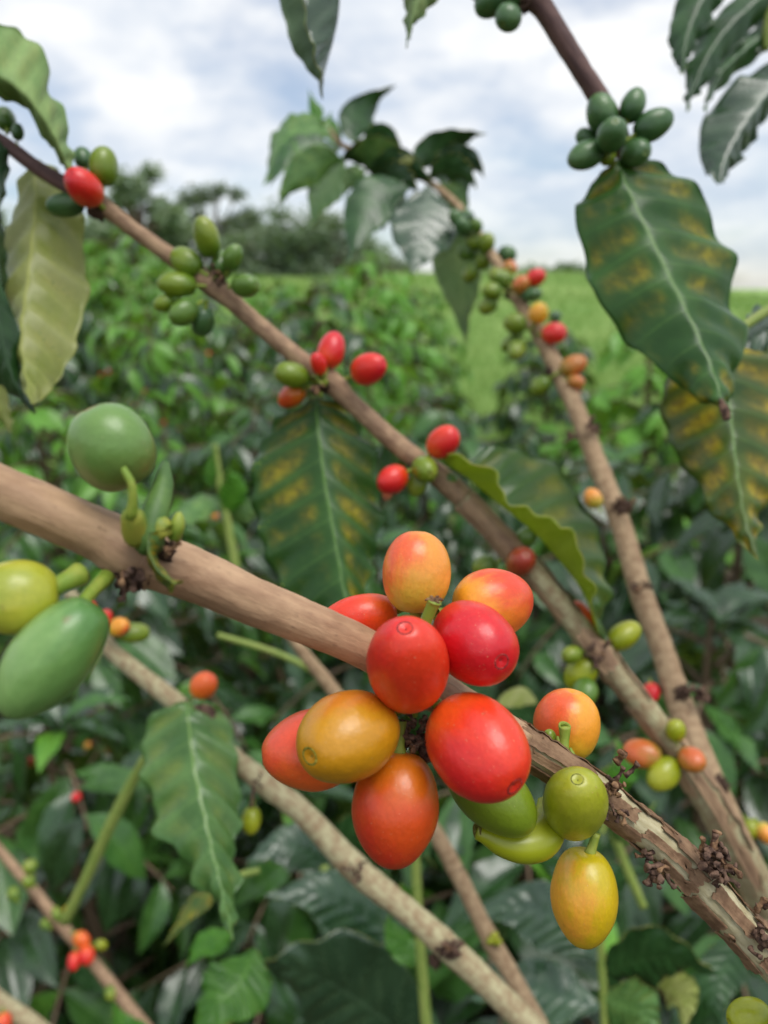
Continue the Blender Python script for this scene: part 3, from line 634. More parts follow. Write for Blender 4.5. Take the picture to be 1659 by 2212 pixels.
# ------------------------------------------------------------------ far trees
def far_tree(name, u0, u1, vtop, vbase, Y, label, seed, blobs, nleaf, ls, mats=(0,), trunk=True, lean=0):
    r = random.Random(seed); c = ground_ray((u0 + u1) / 2, vbase, Y); px = K * Y / .96
    t = thing(name, (c.x, Y, terrain(c.x, Y)), label, 'tree')
    W, H = (u1 - u0) * px, (vbase - vtop) * px; zb = c.z - t.location.z
    Vs, Fs, Us, Ms = [], [], [], []; off = 0; tv, tf_, tu = leaf_template(3, 1, .6, .2, .2, 0, 1)
    if nleaf > 2000:
        blobs = []
        while len(blobs) < (64 if trunk else 52):
            q, y = r.random(), r.random()
            if ((q - .5) / .58) ** 2 + ((y - .12) / (.74 + .22 * mnoise.noise(Vector((q * 5, seed, 0))))) ** 2 < 1: blobs.append((q, y * r.uniform(.85, 1.05), r.uniform(.07, .14)))
    tot = sum(b[2] for b in blobs)
    rows = [[(0, 0, -.3, .16), (.1, 0, zb + H * .2, .13), (.15, 0, zb + H * .45, .09), (0.1, 0, zb + H * .7, .04)]]
    for bx, bz, br in blobs:
        cc = Vector(((bx - .5) * W, r.uniform(-.25, .25) * W, zb + bz * H)); rr = br * W
        rows.append([(.12, 0, zb + H * .3, .07), (cc.x * .5, cc.y * .5, (zb + H * .35 + cc.z) / 2, .05), (cc.x, cc.y, cc.z, .02)])
        for k in range(int(nleaf * br / tot)):
            d = Vector((r.gauss(0, 1), r.gauss(0, 1), r.gauss(0, .8))).normalized() * rr * (.25 + .95 * r.random() ** .8)
            d *= 1 + .8 * mnoise.noise(d * 2.6 / rr + Vector((seed, bx * 9, 0))); d.z *= .75
            e = r.uniform(0, 6.28); A = np.array((Matrix.Rotation(e, 3, 'Z') @ Matrix.Rotation(r.uniform(-1, 1), 3, 'X') @ Matrix.Rotation(r.uniform(-1, 1), 3, 'Y'))) * ls * r.uniform(.6, 1.3)
            Vs.append(tv @ A.T + np.array(cc + d)); Fs.append(tf_ + off); Us.append(tu); off += len(tv); Ms.append(np.full(len(tf_), 0 if r.random() < .6 else 1))
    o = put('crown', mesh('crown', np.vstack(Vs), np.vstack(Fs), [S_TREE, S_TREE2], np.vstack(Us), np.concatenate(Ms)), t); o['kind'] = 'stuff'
    Vs, Fs, Us = [], [], []; off = 0
    for q in rows:
        V, F, UV, _ = tube(q, 6, 6, 0, world=True, cap=False); Vs.append(V); Fs += [tuple(x + off for x in f) for f in F]; Us += UV; off += len(V)
    put('trunk', mesh('trunk', np.vstack(Vs), np.array(Fs), [M_WOODY], Us), t)
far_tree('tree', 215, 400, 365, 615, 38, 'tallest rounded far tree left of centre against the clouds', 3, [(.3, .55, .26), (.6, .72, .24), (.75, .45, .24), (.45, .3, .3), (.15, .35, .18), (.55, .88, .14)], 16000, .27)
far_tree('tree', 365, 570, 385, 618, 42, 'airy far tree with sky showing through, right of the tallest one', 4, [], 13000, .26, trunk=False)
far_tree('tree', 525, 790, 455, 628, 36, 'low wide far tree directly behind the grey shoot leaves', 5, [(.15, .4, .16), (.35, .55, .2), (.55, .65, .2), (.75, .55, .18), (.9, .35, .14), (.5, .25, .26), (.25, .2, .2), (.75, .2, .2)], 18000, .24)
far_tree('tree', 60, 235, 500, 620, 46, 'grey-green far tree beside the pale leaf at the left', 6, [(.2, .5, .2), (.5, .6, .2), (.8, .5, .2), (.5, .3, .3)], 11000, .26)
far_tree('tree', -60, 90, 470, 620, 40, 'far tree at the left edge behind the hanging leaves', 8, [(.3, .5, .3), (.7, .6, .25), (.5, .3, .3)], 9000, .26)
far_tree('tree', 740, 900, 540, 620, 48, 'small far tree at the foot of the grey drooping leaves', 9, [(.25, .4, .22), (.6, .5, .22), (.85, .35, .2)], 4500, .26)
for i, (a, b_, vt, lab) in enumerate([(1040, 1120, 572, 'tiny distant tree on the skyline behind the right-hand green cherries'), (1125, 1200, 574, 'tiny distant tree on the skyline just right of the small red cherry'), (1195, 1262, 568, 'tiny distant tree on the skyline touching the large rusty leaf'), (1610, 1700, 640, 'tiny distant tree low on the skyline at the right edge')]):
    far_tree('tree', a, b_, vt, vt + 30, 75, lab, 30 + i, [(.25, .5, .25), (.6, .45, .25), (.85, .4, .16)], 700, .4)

# ================================================================== branches before the lens
G_BR = 'fruiting coffee branches'
# ---- 1: the thick foreground branch
br = thing('coffee_branch', P(1720, 2115, .133), 'thick brown foreground branch carrying the large red and orange cherries, peeling at the right', 'branch', G_BR)
MAIN = [(-120, 1010, .086, 58), (0, 1062, .090, 57), (120, 1113, .093, 57), (215, 1155, .096, 57), (270, 1186, .097, 63), (310, 1204, .098, 64), (360, 1220, .099, 61), (420, 1242, .101, 58), (527, 1291, .104, 52), (650, 1340, .109, 48), (781, 1397, .115, 44), (880, 1455, .119, 42), (930, 1485, .121, 46), (1000, 1525, .123, 41), (1120, 1600, .127, 40)]
stem(br, MAIN, 150, B_MAIN, 'stem', segs=32, rough=0.035, groove=0.07, seed=2)
MAIN_SLIVERS = [(.335, .40, 2.3, 3.9, .10)]
TAIL = [(1090, 1581, .1262, 37), (1150, 1620, .128, 37), (1240, 1677, .130, 36), (1300, 1722, .131, 38), (1362, 1770, .132, 36), (1419, 1814, .133, 37), (1480, 1872, .133, 41), (1520, 1915, .133, 43), (1570, 1970, .133, 40), (1620, 2022, .133, 41), (1659, 2060, .133, 46), (1760, 2160, .133, 44)]
_, INFO = stem(br, TAIL, 150, B_WOOD, 'bare_stem', segs=40, rough=0.06, groove=0.05, seed=5)
# bark flakes lifting from the bare wood
def flake(i, s0, s1, h0, h1, lift, seed, mat=B_FLAKE):
    p, r, t, a, bb = INFO; rr = random.Random(seed); nS = len(p)
    i0, i1 = int(s0 * (nS - 1)), int(s1 * (nS - 1)); nn = max(6, (i1 - i0)); nc = 8
    V = []; UV = []; j0 = j1 = 0.0; g0 = g1 = 0.0; rowc = []
    cut0 = [rr.uniform(0, .10) for _ in range(nc)]; cut1 = [rr.uniform(0, .10) for _ in range(nc)]
    for k in range(nn):
        e = k / (nn - 1)
        if rr.random() < .12: g0 = rr.uniform(-.22, .22)
        if rr.random() < .12: g1 = rr.uniform(-.22, .22)
        j0 = g0 * .8 + rr.uniform(-.02, .02); j1 = g1 * .8 + rr.uniform(-.02, .02)
        row = []
        for m in range(nc):
            g = m / (nc - 1); h = h0 + j0 + (h1 + j1 - h0 - j0) * g
            q = i0 + (i1 - i0) * (cut0[m] + (1 - cut0[m] - cut1[m]) * e); x = min(int(q), nS - 2); f = q - x
            c = p[x] * (1 - f) + p[x + 1] * f; rad = r[x]
            edge = max(0, abs(g - .5) * 2 - .35) ** 2 * 1.4 + .5 * max(0, abs(e - .5) * 2 - .8)
            cc = Vector((c + (a[x] * math.cos(h) + bb[x] * math.sin(h)) * rad) * 1400)
            off = rad * (1.03 + .03 * mnoise.noise(cc) + lift * edge * (0.7 + .5 * mnoise.noise(cc * .35)) * (1.5 if g > .5 else .8))
            row.append((c, a[x] * math.cos(h) + bb[x] * math.sin(h), off, h, q))
        rowc.append(row)
    thick = .00022
    for lay in (0, 1):
        for row in rowc:
            for c, o, off, h, q in row:
                V.append(c + o * (off + (thick if lay == 0 else 0))); UV.append((h / 6.283, q * .06))
    nV = nn * nc; F = []
    for k in range(nn - 1):
        for m in range(nc - 1):
            z = k * nc + m; F.append((z, z + nc, z + nc + 1, z + 1)); F.append(tuple(nV + y for y in (z, z + 1, z + nc + 1, z + nc)))
        for m in (0, nc - 1): z = k * nc + m; F.append((z, z + nV, z + nc + nV, z + nc))
    for k in (0, nn - 1):
        for m in range(nc - 1): z = k * nc + m; F.append((z, z + 1, z + 1 + nV, z + nV))
    put('bark_flake', mesh('bark_flake', np.array(V) - np.array(br.location), F, [mat], UV), br)
# angle pi faces the camera; smaller angles turn to one side, larger to the other
FL = [(.02, .22, 1.9, 2.7, .14), (.0, .20, 2.8, 3.5, .10), (.06, .28, 3.7, 4.6, .24), (.03, .3, 1.0, 1.75, .3), (.22, .36, 2.3, 3.0, .14), (.24, .40, 3.3, 4.4, .12), (.3, .48, 1.1, 2.1, .28),
      (.38, .60, 2.85, 3.35, .10), (.42, .62, 1.75, 2.6, .26), (.37, .58, 4.3, 5.1, .34), (.47, .60, 3.5, 4.1, .16), (.60, .74, 3.6, 4.6, .2), (.58, .76, 1.2, 2.2, .24), (.62, .80, 2.5, 3.2, .12),
      (.76, .96, 1.6, 2.3, .28), (.74, .92, 3.8, 4.8, .2), (.80, .99, 2.5, 2.95, .15), (.86, .99, 3.2, 3.7, .14), (.3, .46, .3, 1.0, .2), (.62, .78, 5.0, 5.8, .2)]
for i, f in enumerate(FL): flake(i, *f, seed=40 + i)
INFO = tube(MAIN, 150, 20, 0)[3]
for i, f in enumerate(MAIN_SLIVERS): flake(i, *f, seed=240 + i, mat=B_MAIN)
# dried stalks at the nodes
def dried(parent, u, v, d, n, px, seed, du=0, dv=0, spread=1.0):
    r = random.Random(seed); s = K * d
    for k in range(n):
        dirv = D(du + r.uniform(-1, 1) * spread, dv + r.uniform(-1, 1) * spread, r.uniform(-.1, 1.0)); p0 = P(u + r.uniform(-.35, .35) * px, v + r.uniform(-.35, .35) * px, d - .0005)
        L = px * s * r.uniform(.35, .72); side = dirv.orthogonal().normalized() * L * r.uniform(-.25, .25); w0 = px * s * r.uniform(.09, .15)
        pts = [(*p0, w0 * 1.2), (*(p0 + dirv * L * .35 + side), w0 * .8), (*(p0 + dirv * L * .7 + side * .6), w0 * .75), (*(p0 + dirv * L * .92), w0 * 1.25), (*(p0 + dirv * L), w0 * .9)]
        twig(parent, pts, M_DRY if r.random() < .75 else M_DRYTIP, 'dried_stalk', 8, 12, .5, seed + k, 1900)
dried(br, 1318, 1690, .1275, 11, 46, 3, .3, -.1); dried(br, 1345, 1665, .130, 3, 60, 4, .8, -.9, .4); dried(br, 1322, 1745, .1275, 6, 44, 5, .1, .5)
dried(br, 1530, 1850, .1285, 17, 62, 6, .3, -.2); dried(br, 1555, 1880, .129, 9, 56, 7, .6, .2); dried(br, 1425, 1885, .130, 9, 52, 8, -.6, .6); dried(br, 1400, 1855, .131, 4, 46, 9, -.9, .2)
dried(br, 1630, 2035, .129, 8, 52, 10, 0, .2); dried(br, 1650, 1955, .132, 5, 50, 11, .4, -.7)
# the central bunch
cherry(br, 900, 1237, .117, 150, 182, (.02, -1, .06), 'orange', 'oval', None, roll=0.6)
cherry(br, 1066, 1303, .121, 150, 192, (.86, -.10, -.45), 'orange3', 'egg', None, roll=1.2)
cherry(br, 776, 1336, .121, 112, 176, (-.93, .2, .1), 'red2', 'oval', None)
cherry(br, 882, 1437, .107, 176, 290, (-.07, -.68, .73), 'red2', 'oval', 'r', roll=0.2)
cherry(br, 1025, 1388, .1115, 184, 214, (.42, .22, .86), 'red', 'oval', 'r', roll=2.2)
cherry(br, 1030, 1612, .1075, 205, 260, (.52, .42, .74), 'red2', 'oval', 'r', roll=1.0)
cherry(br, 750, 1590, .1085, 208, 240, (-.62, .13, .78), 'ochre', 'egg', 'g', roll=0.4)
cherry(br, 672, 1620, .1165, 188, 214, (-.98, .08, .16), 'salmon', 'point', 'r', False)
cherry(br, 853, 1745, .113, 196, 246, (-.06, .98, .18), 'rust', 'point2', None, roll=0.9)
cherry(br, 1062, 1716, .1215, 148, 224, (.74, .62, .1), 'olive', 'egg', 'g')
cherry(br, 1243, 1735, .123, 138, 232, (-.14, -.70, .70), 'lime', 'oval', 'g', roll=0.4)
cherry(br, 1261, 1938, .129, 150, 208, (-.03, 1, .06), 'yellow', 'point2', None, False, roll=1.3)
cherry(br, 1224, 1566, .138, 140, 156, (.12, -.98, .15), 'orange2', 'round', None, roll=0.4)
V, F, UV, _ = tube([(1031, 1797, .1225, 16), (1050, 1804, .1225, 20), (1085, 1819, .123, 30), (1130, 1826, .1235, 38), (1168, 1812, .125, 42), (1186, 1780, .127, 36), (1180, 1748, .129, 26), (1172, 1722, .130, 10)], 40, 22, .02, seed=4)
o = put('cherry', mesh('curved_cherry', V - np.array(br.location), F, [CM['lime']], UV), br); o['label'] = 'curved horn-shaped green cherry'
CUP = plain_mat('open_cup', lin(120, 112, 30), lin(70, 64, 20), 800, .6, .4)
def ring(parent, u, v, d, px, ax, mat, name='navel'):
    q = D(*ax).to_track_quat('Z', 'Y').to_matrix().to_4x4(); s = px * K * d
    return put(name, mesh(name, [(a * math.cos(6.2832 * j / 16), a * math.sin(6.2832 * j / 16), z) for a, z in ((.25, -.25), (.40, -.05), (.5, .05), (.55, 0), (.52, -.2)) for j in range(16)], [(i * 16 + j, i * 16 + (j + 1) % 16, (i + 1) * 16 + (j + 1) % 16, (i + 1) * 16 + j) for i in range(4) for j in range(16)] + [tuple(range(16))], [mat]), parent, mat=Matrix.Translation(P(u, v, d) - Vector(parent.location)) @ q @ Matrix.Diagonal((s, s, s, 1)))
ring(br, 1030, 1797, .1225, 34, (-.95, .0, .35), CUP)
def pt(u, v, d, r): return (*P(u, v, d), r * K * d)
# buds, stalks and bracts of the bunch
twig(br, [pt(912, 1368, .1105, 15), pt(922, 1338, .110, 13), pt(934, 1308, .1095, 14), pt(938, 1298, .1093, 17)], M_STALK, 'bud_stalk', 10, 10, .05)
for k in range(6):
    a = k * 1.05; twig(br, [pt(938, 1299, .1092, 4.5), pt(938 + 12 * math.cos(a), 1294 + 5 * math.sin(a), .109, 4), pt(938 + 20 * math.cos(a), 1297 + 9 * math.sin(a), .109, 2)], M_DRYTIP, 'dried_sepal', 6, 6, .2, k)
twig(br, [pt(1216, 1622, .1295, 14), pt(1219, 1602, .1298, 10), pt(1220, 1582, .130, 12), pt(1220, 1570, .130, 13)], M_STALK, 'bud_stalk', 10, 10, .05)
ring(br, 1220, 1568, .130, 25, (.1, -.85, .5), M_STALK, 'bud_cup')
for a, b_ in ((1205, 1590), (1198, 1602), (1232, 1615)): twig(br, [pt(a + 8, b_ + 28, .130, 8), pt(a + 2, b_ + 12, .1302, 7), pt(a, b_, .1302, 2)], M_STALK, 'bract', 8, 7, .1)
cherry(br, 1188, 1594, .1315, 30, 40, (-.2, -.9, .2), 'olive', 'oval', None)
twig(br, [pt(1288, 1800, .129, 10), pt(1281, 1825, .129, 10), pt(1274, 1845, .129, 13)], M_STALK, 'stalk', 10, 8, .06)
dried(br, 890, 1590, .1165, 12, 62, 12, 0, .2); dried(br, 905, 1560, .117, 6, 50, 13, .2, -.1)
for k, (a, b_, c_, e) in enumerate([(860, 1580, 830, 1600), (900, 1620, 870, 1650), (930, 1560, 960, 1590), (850, 1500, 860, 1540), (905, 1590, 925, 1645)]):
    twig(br, [pt(a, b_, .1185, 17), pt((a + c_) / 2, (b_ + e) / 2, .1175, 13), pt(c_, e, .1165, 15)], M_STALK if k % 2 else M_DRY, 'stalk', 10, 8, .1, k)
# the left node: bracts, stalks, three big unripe cherries
cherry(br, 243, 967, .092, 182, 192, (-.40, -.86, .32), 'bgreen2', 'round', 'n', False, roll=1.0)
twig(br, [pt(283, 1118, .0885, 15), pt(287, 1080, .0875, 10), pt(284, 1045, .087, 8.5), pt(272, 1022, .087, 8), pt(266, 1010, .087, 6)], M_STALK, 'style', 10, 12, .08)
twig(br, [pt(300, 1160, .092, 30), pt(290, 1132, .090, 27), pt(284, 1110, .089, 24), pt(280, 1098, .089, 12)], M_BUD, 'bud', 12, 9, .16)
twig(br, [pt(320, 1175, .093, 34), pt(325, 1140, .0915, 30), pt(350, 1060, .094, 26), pt(358, 1000, .096, 8)], M_BRACT, 'bract', 12, 9, .12, 3)
twig(br, [pt(352, 1150, .092, 26), pt(345, 1135, .0915, 24), pt(330, 1120, .0915, 14)], M_BUD, 'bract', 12, 8, .2, 5)
twig(br, [pt(376, 1162, .093, 15), pt(383, 1140, .092, 16), pt(386, 1118, .092, 12), pt(387, 1106, .092, 5)], M_STALK, 'bud', 10, 9, .08, 7)
leaf(br, [(318, 1150, 300, 1150, 372, 1150), (318, 1180, 298, 1185, 366, 1175), (328, 1210, 304, 1222, 358, 1198), (345, 1236, 322, 1256, 364, 1222), (378, 1262, 360, 1268, 383, 1250)], .090, .088, .003, .003, 'gold', 1, 24, 6, .5, .3, 3, name='bract')
node(br, 285, 1245, .0945, 78, 1); node(br, 352, 1190, .0945, 60, 2); dried(br, 282, 1250, .093, 7, 60, 14, -.2, .6); dried(br, 366, 1188, .0935, 4, 44, 15, .2, -.2)
cherry(br, 30, 1290, .086, 158, 190, (-.95, .05, .3), 'ygreen', 'egg', None, False, roll=2.0)
twig(br, [pt(88, 1278, .087, 34), pt(118, 1268, .088, 21), pt(150, 1252, .0895, 22), pt(172, 1240, .091, 27)], M_STALK, 'stalk', 12, 10, .05)
cherry(br, 112, 1420, .084, 186, 300, (-.60, .78, .16), 'bgreen', 'egg', 'n', False, roll=0.5)
twig(br, [pt(168, 1330, .088, 18), pt(186, 1292, .090, 14), pt(232, 1245, .094, 18)], M_STALK, 'stalk', 12, 8, .06)
cherry(br, 1618, 2196, .142, 72, 100, (-.96, .1, .2), 'lime', 'oval', 'g')
cherry(br, 1668, 2065, .150, 70, 90, (.3, .9, .2), 'yellow', 'oval', None)

# ---- 2: the long branch across the upper left
b2 = thing('coffee_branch', P(1640, 1950, .30), 'long brown branch falling from the upper left through bunches of green and red cherries', 'branch', G_BR)
B2A = [(-60, 268, .236, 15), (10, 310, .238, 15), (80, 362, .240, 16), (140, 398, .242, 17), (215, 438, .244, 19)]
B2B = [(215, 438, .244, 20), (280, 490, .247, 17), (350, 540, .250, 18), (420, 590, .252, 21), (462, 617, .253, 26), (500, 650, .254, 20), (580, 720, .257, 19), (660, 785, .259, 20), (712, 822, .260, 25), (760, 870, .261, 20), (830, 935, .262, 21), (890, 985, .263, 22), (950, 1030, .264, 25), (1000, 1075, .265, 25)]
B2C = [(1000, 1075, .265, 26), (1060, 1135, .266, 24), (1120, 1200, .267, 26), (1190, 1280, .268, 25), (1250, 1355, .269, 26), (1295, 1410, .270, 32), (1340, 1465, .270, 25), (1400, 1540, .271, 26), (1465, 1625, .272, 28), (1540, 1740, .276, 34), (1600, 1850, .285, 36), (1680, 1990, .30, 38)]
stem(b2, B2A, 40, B_DARK, 'stem', segs=20, rough=.05, seed=11); stem(b2, B2B, 110, B_TWO, 'stem', segs=22, rough=.05, groove=.05, seed=12); stem(b2, B2C, 110, B_GREY, 'stem', segs=24, rough=.09, groove=.08, seed=13)
INFO = tube(B2C, 110, 20, 0)[3]; _b = br; br = b2
for i, f in enumerate([(.0, .2, 2.0, 4.6, .2), (.1, .34, 3.8, 5.2, .35), (.2, .34, 1.2, 2.2, .3), (.36, .52, 2.6, 3.8, .15), (.38, .6, 4.2, 5.2, .3), (.45, .62, 1.3, 2.4, .3), (.6, .8, 3.6, 4.8, .2), (.66, .9, 1.6, 2.6, .2), (.75, .95, 2.9, 3.5, .1)]): flake(i, *f, seed=140 + i, mat=B_TWO)
br = _b
for i, (a, b_, z, s) in enumerate([(212, 452, .241, 44), (468, 612, .249, 46), (700, 830, .256, 44), (905, 1010, .259, 44), (1140, 1232, .264, 46), (1285, 1408, .266, 58), (1472, 1636, .268, 50), (1310, 1420, .267, 40)]): node(b2, a, b_, z, s, i)
dried(b2, 690, 838, .255, 6, 34, 21, -.3, .4); dried(b2, 1290, 1405, .266, 6, 44, 22, .3, -.4); dried(b2, 475, 600, .249, 4, 34, 23)
bunch(b2, [(12, 258, 46, 56, 'green'), (38, 285, 28, 34, 'dgreen')], .238, (30, 320))
cherry(b2, 181, 405, .233, 76, 96, (-.25, -.25, .9), 'red', 'oval', 'r'); cherry(b2, 224, 360, .238, 64, 84, (.1, -1, .1), 'olive', 'oval', 'g'); cherry(b2, 142, 443, .243, 50, 82, (-.98, .1, .1), 'dgreen', 'oval', 'g'); cherry(b2, 180, 342, .246, 40, 52, (-.2, -.9, -.2), 'dgreen', 'oval', None)
bunch(b2, [(447, 512, 60, 84, 'olive'), (403, 565, 58, 72, 'olive'), (478, 573, 56, 66, 'green'), (503, 556, 46, 58, 'green'), (383, 615, 58, 80, 'olive'), (530, 617, 52, 66, 'green'), (397, 675, 54, 68, 'green'), (355, 656, 38, 46, 'olive'), (438, 695, 52, 62, 'dgreen')], .249, (470, 610))
bunch(b2, [(716, 757, 64, 80, 'red'), (797, 797, 66, 84, 'red'), (688, 786, 34, 50, 'red'), (630, 810, 60, 74, 'olive'), (630, 855, 52, 72, 'rust')], .256, (700, 825))
bunch(b2, [(957, 955, 64, 80, 'red2'), (848, 1037, 64, 72, 'red'), (900, 1045, 46, 54, 'olive'), (972, 1038, 36, 44, 'green')], .259, (905, 1005)); cherry(b2, 918, 1014, .254, 58, 76, (.25, .3, .9), 'olive', 'oval', 'n')
for k in range(7): cherry(b2, 676 + 9 * (k % 4) - 4 * (k // 4), 815 + 12 * (k // 2), .2545, 12, 20, (math.cos(k * 1.7), math.sin(k * 1.7), .6), 'olive', 'egg', None, False)
bunch(b2, [(1048, 1222, 48, 58, 'olive'), (1136, 1160, 42, 50, 'green')], .270, (1100, 1200)); cherry(b2, 1125, 1214, .260, 66, 84, (.15, -.45, .88), 'brown', 'oval', 'n')
cherry(b2, 1262, 1334, .272, 44, 84, (-.5, -.85, .1), 'salmon', 'point', None); bunch(b2, [(1348, 1373, 60, 78, 'lime'), (1254, 1455, 62, 78, 'lime'), (1235, 1414, 42, 48, 'olive'), (1264, 1494, 54, 60, 'green')], .268, (1292, 1408))
bunch(b2, [(1388, 1628, 62, 80, 'tan'), (1433, 1672, 64, 80, 'lime'), (1460, 1578, 42, 50, 'lime')], .266, (1475, 1640)); cherry(b2, 1494, 1640, .262, 54, 66, (.3, .2, .85), 'tan', 'oval', 'n')
# its leaves
leaf(b2, [(683, 862, 672, 862, 694, 862), (684, 895, 598, 905, 755, 880), (692, 960, 556, 958, 798, 955), (702, 1040, 547, 1050, 818, 1045), (716, 1120, 552, 1130, 826, 1130), (730, 1200, 574, 1205, 816, 1205), (744, 1280, 620, 1280, 796, 1270), (756, 1340, 690, 1340, 780, 1330), (765, 1385, 762, 1385, 768, 1385)], .266, .240, .006, .008, 'rusty', 1, 60, 13, .10, 1.1, 10, seed=1)
leaf(b2, [(958, 996, 956, 992, 962, 1000), (1010, 1030, 985, 975, 1010, 985), (1060, 1072, 1062, 1014, 1090, 962), (1110, 1112, 1092, 1066, 1165, 985), (1160, 1154, 1142, 1106, 1228, 1045), (1210, 1210, 1206, 1118, 1275, 1110), (1250, 1262, 1246, 1165, 1306, 1200), (1275, 1310, 1268, 1240, 1316, 1275), (1287, 1350, 1280, 1310, 1300, 1335), (1312, 1392, 1310, 1390, 1314, 1390)], .258, .266, -.014, .014, 'folded', 1, 60, 12, .05, .7, 10, seed=4)
leaf(b2, [(-60, 120, -60, 200, -60, 10), (0, 165, 0, 212, 0, 44), (52, 205, 46, 240, 62, 66), (92, 256, 84, 298, 108, 132), (118, 300, 110, 336, 132, 205), (135, 338, 128, 362, 148, 278), (148, 372, 142, 378, 164, 330), (152, 392, 150, 392, 156, 390)], .215, .236, .010, .012, 'under', 1, 50, 11, .15, .9, 8, seed=6)
leaf(b2, [(78, 345, 70, 345, 86, 345), (76, 400, 40, 395, 140, 385), (74, 470, 10, 470, 175, 450), (66, 550, 6, 545, 188, 560), (56, 630, 6, 620, 190, 640), (46, 700, 22, 700, 172, 725), (48, 770, 38, 770, 145, 795), (58, 830, 50, 830, 110, 845), (68, 872, 66, 872, 72, 872)], .256, .214, .010, .012, 'pale', 1, 50, 11, .12, .9, 10, seed=8, relief=.09)
leaf(b2, [(-40, 520, -80, 560, -10, 500), (-20, 600, -90, 650, 4, 606), (-5, 680, -80, 740, 28, 668), (12, 760, -50, 800, 52, 735), (30, 820, 0, 845, 50, 800), (55, 868, 35, 866, 62, 850), (76, 894, 75, 894, 77, 892)], .222, .228, .006, .004, 'dark', 1, 40, 9, .15, .8, 9, seed=9)
leaf(b2, [(-40, 760, -70, 780, -10, 750), (-20, 830, -60, 850, 14, 835), (0, 880, -30, 890, 24, 875), (14, 915, 4, 912, 26, 905), (24, 935, 23, 935, 25, 935)], .262, .266, .004, .004, 'pale', 1, 24, 7, seed=10)
leaf(b2, [(-60, 280, -60, 300, -60, 260), (-20, 330, -40, 360, 8, 300), (-5, 380, -30, 400, 22, 350), (0, 430, -14, 440, 14, 410), (-8, 480, -10, 480, -6, 480)], .232, .236, .004, .004, 'grey', 1, 24, 7, seed=11)
leaf(b2, [(-30, 440, -50, 450, -10, 430), (-14, 500, -40, 510, 6, 480), (-6, 560, -34, 560, 14, 540), (2, 620, -20, 620, 16, 600), (8, 660, 6, 660, 10, 660)], .236, .24, .004, .004, 'grey', 1, 24, 7, seed=12)

# ---- 3: the branch coming down from the top right, with the great hanging leaf
b3 = thing('coffee_branch', P(1120, -60, .24), 'purple-brown twig hanging from the top with smooth dark green cherries and a large rusty leaf', 'branch', G_BR)
stem(b3, [(1105, -80, .236, 27), (1150, -10, .238, 27), (1175, 20, .239, 23), (1215, 85, .241, 22), (1255, 150, .243, 21), (1290, 205, .245, 22), (1325, 270, .248, 24), (1345, 320, .252, 20), (1350, 350, .256, 14)], 60, B_DARK, 'stem', segs=22, rough=.05, seed=21)
bunch(b3, [(1060, 5, 64, 70, 'dgreen'), (1098, 38, 58, 60, 'dgreen'), (1105, -10, 60, 60, 'dgreen'), (1040, -25, 50, 60, 'dgreen')], .236, (1130, -10)); node(b3, 1134, 2, .236, 60, 1)
for a in [(1300, 245, .243, 72, 84, (-.3, -.9, .2), 'dgreen', 'oval'), (1367, 228, .243, 58, 76, (.35, -.93, .05), 'dgreen', 'egg'), (1411, 270, .243, 62, 92, (.86, -.45, .1), 'dgreen', 'egg'), (1322, 292, .236, 68, 82, (-.15, -.25, .95), 'dgreen', 'oval'), (1268, 300, .250, 44, 54, (-.7, -.5, 0), 'dgreen', 'oval'), (1266, 335, .243, 62, 88, (-.85, .45, .15), 'dgreen', 'egg'), (1312, 338, .246, 38, 44, (-.4, .6, .5), 'olive', 'oval'), (1374, 330, .244, 62, 70, (.3, .35, .8), 'dgreen', 'oval')]:
    cherry(b3, *a[:6], a[6], a[7], 'g')
leaf(b3, [(1334, 345, 1326, 345, 1346, 340), (1350, 392, 1290, 388, 1428, 350), (1378, 455, 1254, 425, 1490, 394), (1412, 525, 1246, 490, 1540, 470), (1448, 600, 1260, 580, 1590, 545), (1483, 670, 1302, 655, 1586, 620), (1515, 740, 1345, 735, 1616, 700), (1540, 800, 1415, 790, 1606, 780), (1556, 850, 1475, 848, 1590, 845), (1565, 880, 1545, 872, 1578, 876), (1568, 906, 1566, 905, 1570, 905)], .247, .214, .010, .014, 'rusty', 1, 70, 15, .06, .8, 10, seed=3)
o = twig(b3, [pt(1556, 862, .2155, 4), pt(1565, 885, .2142, 10), pt(1570, 908, .2138, 7)], M_DRY, 'withered_tip', 8, 7, .3)

# ---- leafy shoot at the right edge (yellow-mottled leaf)
b3b = thing('coffee_shoot', P(1760, 560, .27), 'yellow-mottled pointed leaf hanging at the right edge behind the large rusty leaf', 'leafy shoot')
stem(b3b, [(1800, 560, .27, 14), (1700, 640, .268, 12), (1600, 710, .265, 10), (1560, 735, .262, 7)], 24, B_GREEN, 'stem', segs=12)
leaf(b3b, [(1556, 730, 1550, 730, 1562, 730), (1566, 790, 1445, 800, 1650, 750), (1574, 860, 1430, 868, 1712, 830), (1582, 930, 1440, 930, 1735, 910), (1590, 1000, 1462, 1000, 1725, 1000), (1600, 1070, 1512, 1062, 1690, 1060), (1612, 1130, 1540, 1115, 1655, 1110), (1626, 1175, 1590, 1165, 1640, 1150), (1637, 1208, 1636, 1207, 1638, 1206)], .264, .240, .008, .008, 'gold', 1, 56, 12, .14, 1.0, 9, seed=5)
leaf(b3b, [(1720, 690, 1720, 660, 1720, 720), (1680, 690, 1665, 652, 1690, 740), (1640, 705, 1628, 655, 1655, 750), (1612, 725, 1605, 690, 1620, 760), (1596, 752, 1595, 750, 1597, 752)], .275, .27, .01, -.006, 'grey', 1, 30, 8, .2, 1.3, 8, seed=6)
